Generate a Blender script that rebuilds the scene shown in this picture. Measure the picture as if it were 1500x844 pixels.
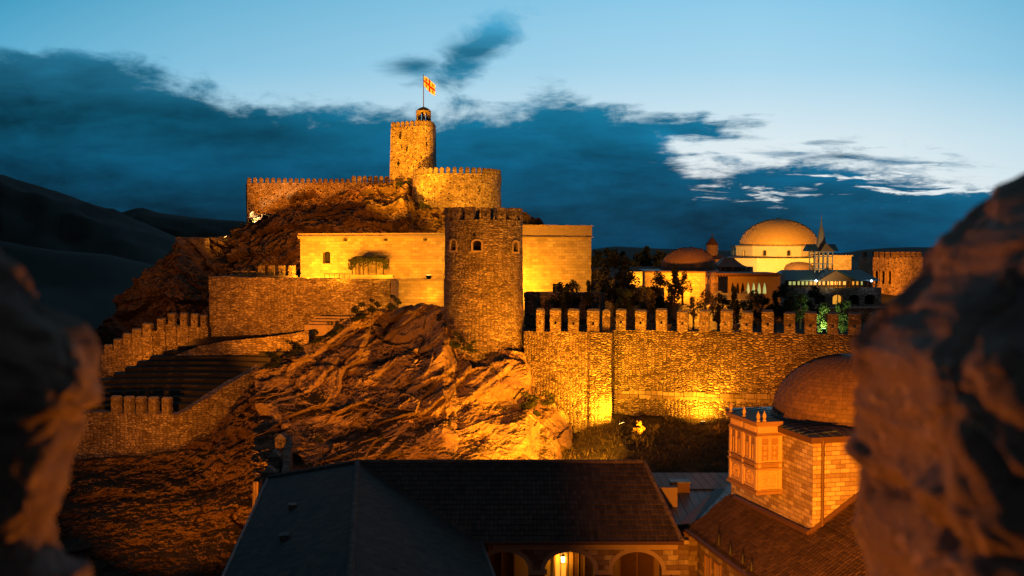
import bpy, bmesh, math, random
from mathutils import Vector, Matrix, noise
from math import sin, cos, pi, radians, sqrt, atan2, exp

for o in list(bpy.data.objects): bpy.data.objects.remove(o)
scene = bpy.context.scene
COL = scene.collection
random.seed(11)

# ------------------------------------------------------------------ camera, sky, exposure
F = 1458.33; PITCH = math.atan(52.0 / F); CZ = 30.0
cam_d = bpy.data.cameras.new('camera'); cam = bpy.data.objects.new('camera', cam_d); COL.objects.link(cam)
cam.location = (0, 0, CZ); cam.rotation_euler = (pi/2 - PITCH, 0, 0)
cam_d.sensor_width = 36; cam_d.lens = 35; cam_d.clip_start = 0.05; cam_d.clip_end = 30000
cam_d.dof.use_dof = True; cam_d.dof.focus_distance = 90; cam_d.dof.aperture_fstop = 3.2
scene.camera = cam
scene.render.resolution_x = 1024; scene.render.resolution_y = 576
scene.view_settings.view_transform = 'Standard'; scene.view_settings.look = 'None'
scene.view_settings.exposure = 0.0; scene.view_settings.gamma = 1.0
scene.view_settings.use_curve_mapping = False

class E:
    """small wrapper so node math reads like math"""
    def __init__(s, nt, sock): s.nt = nt; s.s = sock
    def _m(s, op, a, b=None, c=None, clamp=False):
        n = s.nt.nodes.new('ShaderNodeMath'); n.operation = op; n.use_clamp = clamp
        for i, v in enumerate((a, b, c)):
            if v is None: continue
            if isinstance(v, E): s.nt.links.new(v.s, n.inputs[i])
            else: n.inputs[i].default_value = v
        return E(s.nt, n.outputs[0])
    def __add__(s, o): return s._m('ADD', s, o)
    def __radd__(s, o): return s._m('ADD', s, o)
    def __sub__(s, o): return s._m('SUBTRACT', s, o)
    def __rsub__(s, o): return s._m('SUBTRACT', o, s)
    def __mul__(s, o): return s._m('MULTIPLY', s, o)
    def __rmul__(s, o): return s._m('MULTIPLY', s, o)
    def __truediv__(s, o): return s._m('DIVIDE', s, o)
    def mx(s, o): return s._m('MAXIMUM', s, o)
    def mn(s, o): return s._m('MINIMUM', s, o)
    def sqrt(s): return s._m('SQRT', s.mx(0.0))
    def abs(s): return s._m('ABSOLUTE', s)
    def floor(s): return s._m('FLOOR', s)
    def pw(s, o): return s._m('POWER', s, o)
    def clamp(s): return s._m('ADD', s, 0.0, clamp=True)
    def step(s, a, b, lo=0.0, hi=1.0):
        n = s.nt.nodes.new('ShaderNodeMapRange'); n.interpolation_type = 'SMOOTHSTEP'
        s.nt.links.new(s.s, n.inputs[0]); n.inputs[1].default_value = a; n.inputs[2].default_value = b
        n.inputs[3].default_value = lo; n.inputs[4].default_value = hi
        return E(s.nt, n.outputs[0])
def comb(nt, x, y, z):
    n = nt.nodes.new('ShaderNodeCombineXYZ')
    for i, v in enumerate((x, y, z)):
        if isinstance(v, E): nt.links.new(v.s, n.inputs[i])
        else: n.inputs[i].default_value = v
    return n.outputs[0]
def sep(nt, sock):
    n = nt.nodes.new('ShaderNodeSeparateXYZ'); nt.links.new(sock, n.inputs[0])
    return [E(nt, n.outputs[i]) for i in range(3)]
def fbm(nt, vec, scale=1.0, detail=6.0, rough=0.55, dist=0.0):
    n = nt.nodes.new('ShaderNodeTexNoise'); n.noise_dimensions = '3D'
    if vec is not None: nt.links.new(vec, n.inputs['Vector'])
    n.inputs['Scale'].default_value = scale; n.inputs['Detail'].default_value = detail
    n.inputs['Roughness'].default_value = rough; n.inputs['Distortion'].default_value = dist
    return E(nt, n.outputs[0])
def ramp(nt, fac, stops, interp='LINEAR'):
    n = nt.nodes.new('ShaderNodeValToRGB'); cr = n.color_ramp; cr.interpolation = interp
    while len(cr.elements) > 1: cr.elements.remove(cr.elements[0])
    cr.elements[0].position = stops[0][0]; cr.elements[0].color = (*stops[0][1], 1)
    for p, c in stops[1:]:
        e = cr.elements.new(p); e.color = (*c, 1)
    nt.links.new(fac.s if isinstance(fac, E) else fac, n.inputs[0])
    return n.outputs[0]
def mix(nt, fac, a, b, mode='MIX'):
    n = nt.nodes.new('ShaderNodeMix'); n.data_type = 'RGBA'; n.blend_type = mode
    for idx, v in ((0, fac), (6, a), (7, b)):
        if isinstance(v, E): nt.links.new(v.s, n.inputs[idx])
        elif isinstance(v, bpy.types.NodeSocket): nt.links.new(v, n.inputs[idx])
        elif isinstance(v, tuple): n.inputs[idx].default_value = (*v, 1)
        else: n.inputs[idx].default_value = v
    return n.outputs[2]
def hexl(h):
    r = []
    for i in (0, 2, 4):
        c = int(h[i:i+2], 16) / 255
        r.append(c/12.92 if c <= .04045 else ((c+.055)/1.055)**2.4)
    return tuple(r)

world = bpy.data.worlds.new('World'); scene.world = world; world.use_nodes = True
nt = world.node_tree; nt.nodes.clear()
tc = nt.nodes.new('ShaderNodeTexCoord')
dx, dy, dz = sep(nt, tc.outputs['Generated'])
yy = dy.mx(0.15)
AX = dx / yy; AZ = dz / yy                       # tangent coordinates of the western sky
U = AX * 1458.0 + 750.0; V = 370.0 - AZ * 1458.0
def curve(nt, x, pts, x0, x1, y0, y1):
    n = nt.nodes.new('ShaderNodeFloatCurve'); c = n.mapping.curves[0]; n.mapping.use_clip = True
    q = [((a-x0)/(x1-x0), (b-y0)/(y1-y0)) for a, b in pts]
    c.points[0].location = q[0]; c.points[1].location = q[-1]
    for a in q[1:-1]: c.points.new(*a)
    for p in c.points: p.handle_type = 'VECTOR'
    n.mapping.update()
    t = ((x - x0) / (x1 - x0)).clamp()
    nt.links.new(t.s, n.inputs['Value'])
    return E(nt, n.outputs[0]) * (y1 - y0) + y0
edge = curve(nt, U, [(-600,75),(0,82),(120,88),(200,104),(290,112),(345,142),(420,152),(480,144),(560,152),(620,165),(700,152),(760,150),(795,132),
    (835,130),(880,156),(930,166),(965,192),(1000,222),(1060,240),(1120,236),(1180,226),(1240,224),(1300,244),(1400,262),(1500,268),(2100,270)], -600, 2100, 0, 400)
NV = comb(nt, AX*1.0, AZ*2.3, 0.37)
n1 = fbm(nt, NV, 8.0, 10, 0.62, 0.5)
n2 = fbm(nt, comb(nt, AX*1.0, AZ*4.2, 1.7), 3.2, 7, 0.55, 0.2)
n3 = fbm(nt, comb(nt, AX*1.0, AZ*5.0, 5.1), 9.0, 6, 0.6, 0.3)
n4 = fbm(nt, comb(nt, AX, AZ*1.7, 2.2), 26.0, 8, 0.62, 0.6)
d = (V - edge) + (n1 - 0.5) * 150.0 + (n3 - 0.5) * 50.0 + (n4 - 0.5) * 45.0
def ell(cx, cy, hw, hh, slope=0.0):
    a = (U - cx) / hw; b = (V - cy + (U - cx) * slope) / hh
    return 1.0 - (a*a + b*b).sqrt()
wedge = ell(985, 188, 115, 17, -0.03) * 34.0 + (n1 - 0.5) * 60.0 + (n4 - 0.5) * 50.0
small = ell(694, 80, 72, 36, 0.45) * 34.0 + (n1 - 0.5) * 90.0 + (n4 - 0.5) * 60.0 - 4.0
small2 = ell(610, 100, 60, 20, 0.1) * 30.0 + (n3 - 0.5) * 70.0 - 10.0
wisp = ell(1200, 210, 34, 3, 0.05) * 12.0 + (n3 - 0.5) * 10.0 - 3.0
wisp2 = ell(1240, 232, 130, 6, -0.06) * 20.0 + (n3 - 0.5) * 16.0
d = d.mx(wedge).mx(small).mx(small2).mx(wisp).mx(wisp2)
n5 = fbm(nt, comb(nt, AX*1.0, AZ*6.5, 8.3), 17.0, 8, 0.62, 0.4)
d = d + (n5 - 0.5) * U.step(820.0, 1020.0) * 90.0
hole1 = ell(1385, 268, 190, 22, -0.02) * 34.0 + (n5 - 0.5) * 230.0 - 14.0
hole2 = ell(1105, 283, 95, 14, 0.02) * 20.0 + (n5 - 0.5) * 170.0 - 14.0
hole3 = ell(930, 205, 45, 14, -0.6) * 20.0 + (n1 - 0.5) * 60.0 - 12.0
hole4 = ell(905, 150, 60, 9, 0.0) * 18.0 + (n3 - 0.5) * 80.0 - 12.0
hole = hole1.mx(hole2).mx(hole4)
cover = d.step(-16.0, 26.0) * (1.0 - hole.step(-4.0, 22.0))
back = dy.step(-0.2, 0.25)                       # away from the afterglow the sky is clear and deep
# clear sky
vs = (V + 800.0) / 1200.0
cen = ramp(nt, vs.clamp(), [(0.0, (.035,.060,.085)), (0.35, (.06,.15,.24)), (0.6667, hexl('8ecbea')), (0.75, hexl('a9d7ee')), (0.84, hexl('dcebf1')), (0.90, hexl('eef1f1')), (1.0, hexl('dfe9ee'))])
lef = ramp(nt, vs.clamp(), [(0.0, (.030,.050,.070)), (0.35, (.03,.09,.16)), (0.6667, hexl('3a9ac0')), (0.75, hexl('5fb0d4')), (0.84, hexl('9ccfe6')), (0.90, hexl('b8dcea')), (1.0, hexl('a8cfe0'))])
side = curve(nt, U, [(-600,0.9),(0,0.95),(300,0.55),(600,0.28),(900,0.08),(1100,0.0),(1300,0.12),(1500,0.42),(2100,0.9)], -600, 2100, 0, 1)
clear = mix(nt, side, cen, lef)
cl = ramp(nt, ((V) / 380.0).clamp(), [(0.0, hexl('3d86a6')), (0.22, hexl('246f8f')), (0.45, hexl('0e5c7a')), (0.65, hexl('085070')), (0.82, hexl('06425e')), (1.0, hexl('04324b'))])
shade = curve(nt, U, [(-600,0.5),(0,0.62),(350,0.72),(650,1.0),(1000,1.12),(1500,1.35),(2100,1.3)], -600, 2100, 0, 2)
tex = (n2 - 0.5) * 2.6 + (n1 - 0.5) * 1.3 + (n3 - 0.5) * 1.1 + (n4 - 0.5) * 0.7 + 1.0
thin = 1.0 + (1.0 - d.step(0.0, 60.0)) * 0.35
m = tex * shade * thin
clc = mix(nt, 1.0, cl, comb(nt, m, m, m), 'MULTIPLY')
sky = mix(nt, cover, clear, clc)
sky = mix(nt, back, (.036,.044,.052), sky)
ns = nt.nodes.new('ShaderNodeTexSky'); ns.sky_type = 'NISHITA'; ns.sun_disc = False
ns.sun_elevation = radians(-4.0); ns.sun_rotation = radians(15.0); ns.altitude = 900
bg = nt.nodes.new('ShaderNodeBackground'); nt.links.new(sky, bg.inputs[0]); bg.inputs[1].default_value = 1.0
bg2 = nt.nodes.new('ShaderNodeBackground'); nt.links.new(ns.outputs[0], bg2.inputs[0]); bg2.inputs[1].default_value = 0.01
add = nt.nodes.new('ShaderNodeAddShader'); nt.links.new(bg.outputs[0], add.inputs[0]); nt.links.new(bg2.outputs[0], add.inputs[1])
wo = nt.nodes.new('ShaderNodeOutputWorld'); nt.links.new(add.outputs[0], wo.inputs[0])

# ------------------------------------------------------------------ lamps of the place (sodium floodlights)
ORANGE = (1.0, 0.255, 0.006); GOLD = (1.0, 0.35, 0.010); WARM = (1.0, 0.72, 0.30); GREEN = (0.85, 1.0, 0.40); BLUE = (0.55, 0.7, 1.0)
def lamp(name, loc, target, watts, color=ORANGE, angle=110, blend=0.6, size=0.12, point=False):
    l = bpy.data.lights.new(name, 'POINT' if point else 'SPOT'); l.energy = watts; l.color = color; l.shadow_soft_size = size
    o = bpy.data.objects.new(name, l); COL.objects.link(o); o.location = loc
    if not point:
        l.spot_size = radians(angle); l.spot_blend = blend
        o.rotation_euler = (Vector(target) - Vector(loc)).to_track_quat('-Z', 'Y').to_euler()
    return o
def P(px, py, Y):
    u = (px - 750) / F; v = (422 - py) / F
    t = Y / (cos(PITCH) + v * sin(PITCH))
    return Vector((u * t, Y, CZ + (-sin(PITCH) + v * cos(PITCH)) * t))

# foreground floodlights on the courtyard side: parapet, bathhouse and roofs
FL = 'floodlight_beam'
lamp(FL, (0.95, 2.5, 28.3), (-0.45, 1.15, 29.85), 240, ORANGE, 80, 0.7, 0.05)
lamp(FL, (-1.0, 2.2, 28.6), (0.5, 1.35, 30.2), 150, (1,.24,.02), 165, 0.9, 0.05)
lamp(FL, (1.2, 7, 21.5), (13.0, 36, 22.4), 88000, ORANGE, 44, 1.0, 0.15)
lamp(FL, (10.0, 12, 19.5), (11.5, 36, 22.8), 26000, ORANGE, 26, 0.9, 0.3)
# rock outcrop and round tower
lamp(FL, (-4.5, 49.5, 18.6), (-1.0, 72, 23.0), 13500, ORANGE, 95, 0.5, 0.2)
lamp(FL, (8.6, 56.5, 18.6), (-3.5, 72, 21.5), 36000, ORANGE, 62, 0.8, 0.2)
lamp(FL, (2.6, 59.0, 17.2), (2.2, 68, 18.6), 17000, GOLD, 110, 0.8, 0.15)
lamp(FL, (-20, 50, 15.0), (-20, 75, 21.0), 14000, ORANGE, 84, 0.9, 0.2)
# curtain wall
lamp(FL, (7.1, 71.7, 17.95), (5.9, 74.0, 20.5), 6500, GOLD, 150, 0.8, 0.1)
lamp(FL, (13.9, 72.2, 17.85), (14.0, 75, 20.3), 4200, GOLD, 140, 0.8, 0.1)
for x_, w_k in ((3.5, 5200), (9.0, 4300), (14.5, 4300), (20.0, 5500)):
    lamp(FL, (x_-.5, 64.5, 18.3), (x_, 75, 23.4), w_k, ORANGE, 80, 0.9, 0.2)
# yellow houses, citadel, hill
lamp(FL, P(450,405,94.6), P(465,362,99), 4400, GOLD, 165, 0.9, 0.1)
for px_, w_k in ((500, 1600), (560, 1700), (618, 1700)):
    lamp(FL, P(px_,404,91.6)+Vector((0,0,.5)), P(px_,365,98), w_k, GOLD, 165, 0.9, 0.2)
lamp(FL, P(629,441,88.6), P(629,415,89.6), 260, GOLD, 160, 0.9, 0.05)
lamp(FL, P(605,470,84.0), P(610,420,89.6), 3500, GOLD, 120, 0.9, 0.1)
lamp(FL, P(772,428,89.0), P(815,370,95), 5200, GOLD, 165, 0.9, 0.1)
lamp(FL, P(860,428,88.0), P(835,370,95), 1500, GOLD, 165, 0.9, 0.1)
lamp(FL, P(325,548,72)+Vector((0,0,1.6)), P(460,435,95), 36000, ORANGE, 52, 0.9, 0.2)
lamp(FL, P(560,338,103), P(560,290,140), 9000, ORANGE, 120, 0.9, 0.2)
lamp(FL, P(470,338,106), P(450,290,140), 8000, ORANGE, 100, 0.9, 0.2)
for px_ in (400, 455, 510, 555):
    lamp(FL, P(px_,280 - (px_-400)*.08,135.0)+Vector((0,0,.3)), P(px_,266,142), 1600, ORANGE, 165, 0.9, 0.2)
lamp(FL, P(720,330,110), P(680,272,134), 66000, GOLD, 50, 0.9, 0.2)
lamp(FL, P(540,330,112), P(602,205,144), 165000, GOLD, 38, 0.8, 0.2)
lamp(FL, P(372,325,134.5), P(386,290,139), 1800, WARM, 100, 0.9, 0.1)
lamp(FL, P(180,400,100), P(300,380,115), 1500, ORANGE, 120, 0.9, 0.2)
lamp(FL, P(250,590,70)+Vector((0,-4,0)), P(225,480,97), 2600, ORANGE, 100, 0.9, 0.2)
lamp(FL, P(190,527,90.5)+Vector((0,0,.3)), P(195,500,94.5), 900, ORANGE, 165, 0.9, 0.2)
lamp(FL, P(262,500,90.5)+Vector((0,0,.3)), P(265,480,94.5), 700, ORANGE, 165, 0.9, 0.2)
lamp(FL, P(1203,428,120.5), P(1210,360,129), 4200, WARM, 75, 0.9, 0.2)
lamp(FL, P(1010,436,99)+Vector((0,0,1)), P(1008,385,114), 15000, ORANGE, 60, 0.9, 0.2)
# old town behind the wall
lamp(FL, P(985,424,105.3), P(985,405,110), 1500, GOLD, 165, 0.9, 0.1)
lamp(FL, P(955,424,105.3), P(955,405,110), 900, GOLD, 165, 0.9, 0.1)
lamp(FL, P(1060,424,107), P(1100,415,113), 1300, ORANGE, 150, 0.9, 0.2)
lamp(FL, P(1150,385,160), P(1140,345,190), 80000, (1,.38,.03), 120, 0.9, 0.3)
lamp(FL, P(1085,393,168), P(1110,385,183), 4500, (1,.85,.35), 140, 0.9, 0.3)
lamp(FL, P(1200,393,168), P(1190,385,183), 3200, GOLD, 140, 0.9, 0.3)
lamp(FL, P(1060,393,150), P(1060,370,165), 6000, ORANGE, 140, 0.9, 0.3)
lamp(FL, P(1345,410,136), P(1315,395,150), 16000, ORANGE, 120, 0.9, 0.3)

# ------------------------------------------------------------------ materials
def newmat(name):
    m = bpy.data.materials.new(name); m.use_nodes = True
    n = m.node_tree; b = n.nodes['Principled BSDF']
    b.inputs['Roughness'].default_value = 0.9; b.inputs['Specular IOR Level'].default_value = 0.25
    return m, n, b
def setc(nt, b, col):
    if isinstance(col, tuple): b.inputs['Base Color'].default_value = (*col, 1)
    else: nt.links.new(col, b.inputs['Base Color'])
def bump(nt, b, h, dist, strength=1.0):
    n = nt.nodes.new('ShaderNodeBump'); n.inputs['Strength'].default_value = strength; n.inputs['Distance'].default_value = dist
    nt.links.new(h.s, n.inputs['Height']); nt.links.new(n.outputs[0], b.inputs['Normal'])
def uvof(nt):
    return nt.nodes.new('ShaderNodeTexCoord').outputs['UV']
def objof(nt):
    g = nt.nodes.new('ShaderNodeNewGeometry'); return g.outputs['Position']
def vor(nt, vec, feature='F1', dims='2D', rnd=1.0):
    n = nt.nodes.new('ShaderNodeTexVoronoi'); n.voronoi_dimensions = dims; n.feature = feature
    n.inputs['Scale'].default_value = 1.0; n.inputs['Randomness'].default_value = rnd
    nt.links.new(vec, n.inputs['Vector']); return n

def rubble(name, cols, su=2.4, sv=5.0, gap=0.10, depth=0.09, dark=0.3, holes=0.0):
    """coursed rubble stone: cells in metres on the UV, recessed joints"""
    m, nt, b = newmat(name)
    u, v, _ = sep(nt, uvof(nt)); pos = objof(nt)
    w1 = fbm(nt, pos, 0.9, 3) - 0.5; w2 = fbm(nt, pos, 3.0, 3) - 0.5
    vec = comb(nt, (u + w2 * 0.12) * su, (v + w1 * 0.25 + w2 * 0.10) * sv, 0.0)
    ve = vor(nt, vec, 'DISTANCE_TO_EDGE', rnd=0.85); vc = vor(nt, vec, 'F1', rnd=0.85)
    big0 = fbm(nt, pos, 0.30, 4, 0.6, 0.5); msk = (big0 - 0.5).step(-0.02, 0.03)
    vec2 = comb(nt, (u + w2 * 0.10 + 7.3) * su * 1.4, (v + w1 * 0.2) * sv * 1.25, 3.0)
    ve2 = vor(nt, vec2, 'DISTANCE_TO_EDGE', rnd=0.75); vc2 = vor(nt, vec2, 'F1', rnd=0.75)
    e = E(nt, ve.outputs['Distance']) * (1.0 - msk) + E(nt, ve2.outputs['Distance']) * msk
    cr, cg, cb = sep(nt, mix(nt, msk, vc.outputs['Color'], vc2.outputs['Color']))
    big = fbm(nt, pos, 0.35, 5, 0.6); fine = fbm(nt, pos, 9.0, 4, 0.65)
    col = ramp(nt, cr, [(0, cols[0]), (0.35, cols[1]), (0.7, cols[2]), (1.0, cols[3])])
    k = (big - 0.5) * 1.7 + (fine - 0.5) * 0.7 + 1.0
    col = mix(nt, 1.0, col, comb(nt, k, k, k), 'MULTIPLY')
    gw = e + (fine - 0.5) * 0.10
    g = gw.step(0.0, gap)
    col = mix(nt, g, tuple(c * dark for c in cols[1]), col)
    h = e.step(0.0, gap * 2.4) * 0.7 + cg * 0.45 + fine * 0.25
    if holes:
        hv = vor(nt, comb(nt, u * 0.9, v * 1.1, 0.0), 'F1', rnd=0.9)
        hd = E(nt, hv.outputs['Distance']).step(0.09, 0.13)
        col = mix(nt, hd, tuple(c * 0.12 for c in cols[1]), col); h = h * hd
    setc(nt, b, col); bump(nt, b, h, depth)
    return m
def ashlar(name, cols, bw=0.45, bh=0.22, mort=0.012, depth=0.02, var=1.0, dark=0.45):
    m, nt, b = newmat(name)
    uv = uvof(nt); pos = objof(nt)
    n = nt.nodes.new('ShaderNodeTexBrick'); nt.links.new(uv, n.inputs['Vector'])
    n.inputs['Scale'].default_value = 1.0; n.inputs['Brick Width'].default_value = bw; n.inputs['Row Height'].default_value = bh
    n.inputs['Mortar Size'].default_value = mort; n.inputs['Mortar Smooth'].default_value = 0.3
    n.inputs['Color1'].default_value = (0, 0, 0, 1); n.inputs['Color2'].default_value = (1, 1, 1, 1); n.inputs['Mortar'].default_value = (.5, .5, .5, 1)
    r, _, _ = sep(nt, n.outputs['Color'])
    big = fbm(nt, pos, 0.5, 5, 0.6); fine = fbm(nt, pos, 12.0, 4, 0.6)
    u_, v_, _ = sep(nt, uv); stk = fbm(nt, comb(nt, u_ * 2.2, v_ * 0.22, 1.0), 1.0, 6, 0.65)
    t = (r - 0.5) * var + 0.5 + (big - 0.5) * 1.0 + (stk - 0.5) * 0.9
    col = ramp(nt, t.clamp(), [(0, cols[0]), (0.4, cols[1]), (0.75, cols[2]), (1.0, cols[3])])
    k = (fine - 0.5) * 0.5 + 1.0
    col = mix(nt, 1.0, col, comb(nt, k, k, k), 'MULTIPLY')
    f = E(nt, n.outputs['Fac'])
    col = mix(nt, f, col, tuple(c * dark for c in cols[1]))
    setc(nt, b, col); bump(nt, b, (1.0 - f) * 0.8 + r * 0.3 + fine * 0.3, depth)
    return m
def plain(name, col, rough=0.8, amt=0.35, scale=1.5, bmp=0.0, metal=0.0, bscale=20.0):
    m, nt, b = newmat(name); pos = objof(nt)
    n1 = fbm(nt, pos, scale, 6, 0.6); k = (n1 - 0.5) * (2 * amt) + 1.0
    c = mix(nt, 1.0, col, comb(nt, k, k, k), 'MULTIPLY'); setc(nt, b, c)
    b.inputs['Roughness'].default_value = rough; b.inputs['Metallic'].default_value = metal
    if bmp: bump(nt, b, fbm(nt, pos, bscale, 5, 0.6), bmp)
    return m
def emit(name, col, s):
    m, nt, b = newmat(name); b.inputs['Base Color'].default_value = (*[c*.5 for c in col], 1)
    b.inputs['Emission Color'].default_value = (*col, 1); b.inputs['Emission Strength'].default_value = s
    return m
def rockmat(name, c1, c2, c3, veg=0.0, sc=1.0, bd=0.12, vegcol=(.030,.024,.012), sw=0.5):
    m, nt, b = newmat(name); g = nt.nodes.new('ShaderNodeNewGeometry'); pos = g.outputs['Position']
    px, py, pz = sep(nt, pos); nx, ny, nz = sep(nt, g.outputs['Normal'])
    st = comb(nt, (px * 0.55 + pz * 1.0) * sc, py * 0.4 * sc, (pz * 0.6 - px * 0.35) * sc * 3.0)
    a = fbm(nt, pos, 0.5 * sc, 8, 0.62, 0.6); s = fbm(nt, st, 0.7, 8, 0.62, 0.8); f = fbm(nt, pos, 5.0 * sc, 7, 0.68)
    col = ramp(nt, (a * (1.15-sw) + s * sw - 0.08).clamp(), [(0.25, c1), (0.48, c2), (0.7, c3)])
    k = (f - 0.5) * 0.9 + 1.0
    col = mix(nt, 1.0, col, comb(nt, k, k, k), 'MULTIPLY')
    if veg:
        vm = ((nz - 0.45) * 1.6 + (a - 0.5) * 2.5 + (f - 0.5) * 1.6 + (veg - 0.5)).step(0.0, 0.35)
        col = mix(nt, vm, col, vegcol)
    cv = vor(nt, comb(nt, px * 1.1 * sc + (f - 0.5) * 0.6, py * 1.1 * sc, pz * 1.6 * sc), 'DISTANCE_TO_EDGE', '3D')
    cr = E(nt, cv.outputs['Distance']).step(0.0, 0.07)
    setc(nt, b, col); bump(nt, b, s * sw + a * 0.5 + f * 0.6 + cr * 0.10, bd / sc if sc < 3 else bd)
    return m
def metalroof(name, col, seam=0.45, w=0.05, rough=0.45):
    m, nt, b = newmat(name); u, v, _ = sep(nt, uvof(nt)); pos = objof(nt)
    fr = (u / seam) - (u / seam).floor(); sm = ((fr - 0.5).abs()).step(0.5 - w / seam, 0.5 - w / seam * 0.5)
    n1 = fbm(nt, pos, 2.0, 6, 0.6); k = (n1 - 0.5) * 0.7 + 1.0 - sm * 0.35
    setc(nt, b, mix(nt, 1.0, col, comb(nt, k, k, k), 'MULTIPLY'))
    b.inputs['Roughness'].default_value = rough; b.inputs['Specular IOR Level'].default_value = 0.5
    bump(nt, b, sm * 1.0 + n1 * 0.2, 0.03); return m
def tilemat(name, c1, c2, c3, cw, rh, rough=0.75):
    m, nt, b = newmat(name); u, v, _ = sep(nt, uvof(nt)); pos = objof(nt)
    wn = nt.nodes.new('ShaderNodeTexWhiteNoise'); wn.noise_dimensions = '2D'
    nt.links.new(comb(nt, (u / cw).floor(), (v / rh).floor(), 0.0), wn.inputs[0])
    r = E(nt, wn.outputs[0]); big = fbm(nt, pos, 0.6, 5); f = fbm(nt, pos, 14, 4)
    col = ramp(nt, (r * 0.6 + (big - 0.5) * 0.9 + 0.2).clamp(), [(0, c1), (0.5, c2), (1, c3)])
    vf = v / rh; lap = (vf - vf.floor()).step(0.0, 0.16); uf = u / cw; gp = (uf - uf.floor()).step(0.0, 0.10)
    k = ((f - 0.5) * 0.6 + 1.0) * (lap * 0.6 + 0.4) * (gp * 0.35 + 0.65)
    setc(nt, b, mix(nt, 1.0, col, comb(nt, k, k, k), 'MULTIPLY')); b.inputs['Roughness'].default_value = rough
    bump(nt, b, f, 0.01); return m

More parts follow.
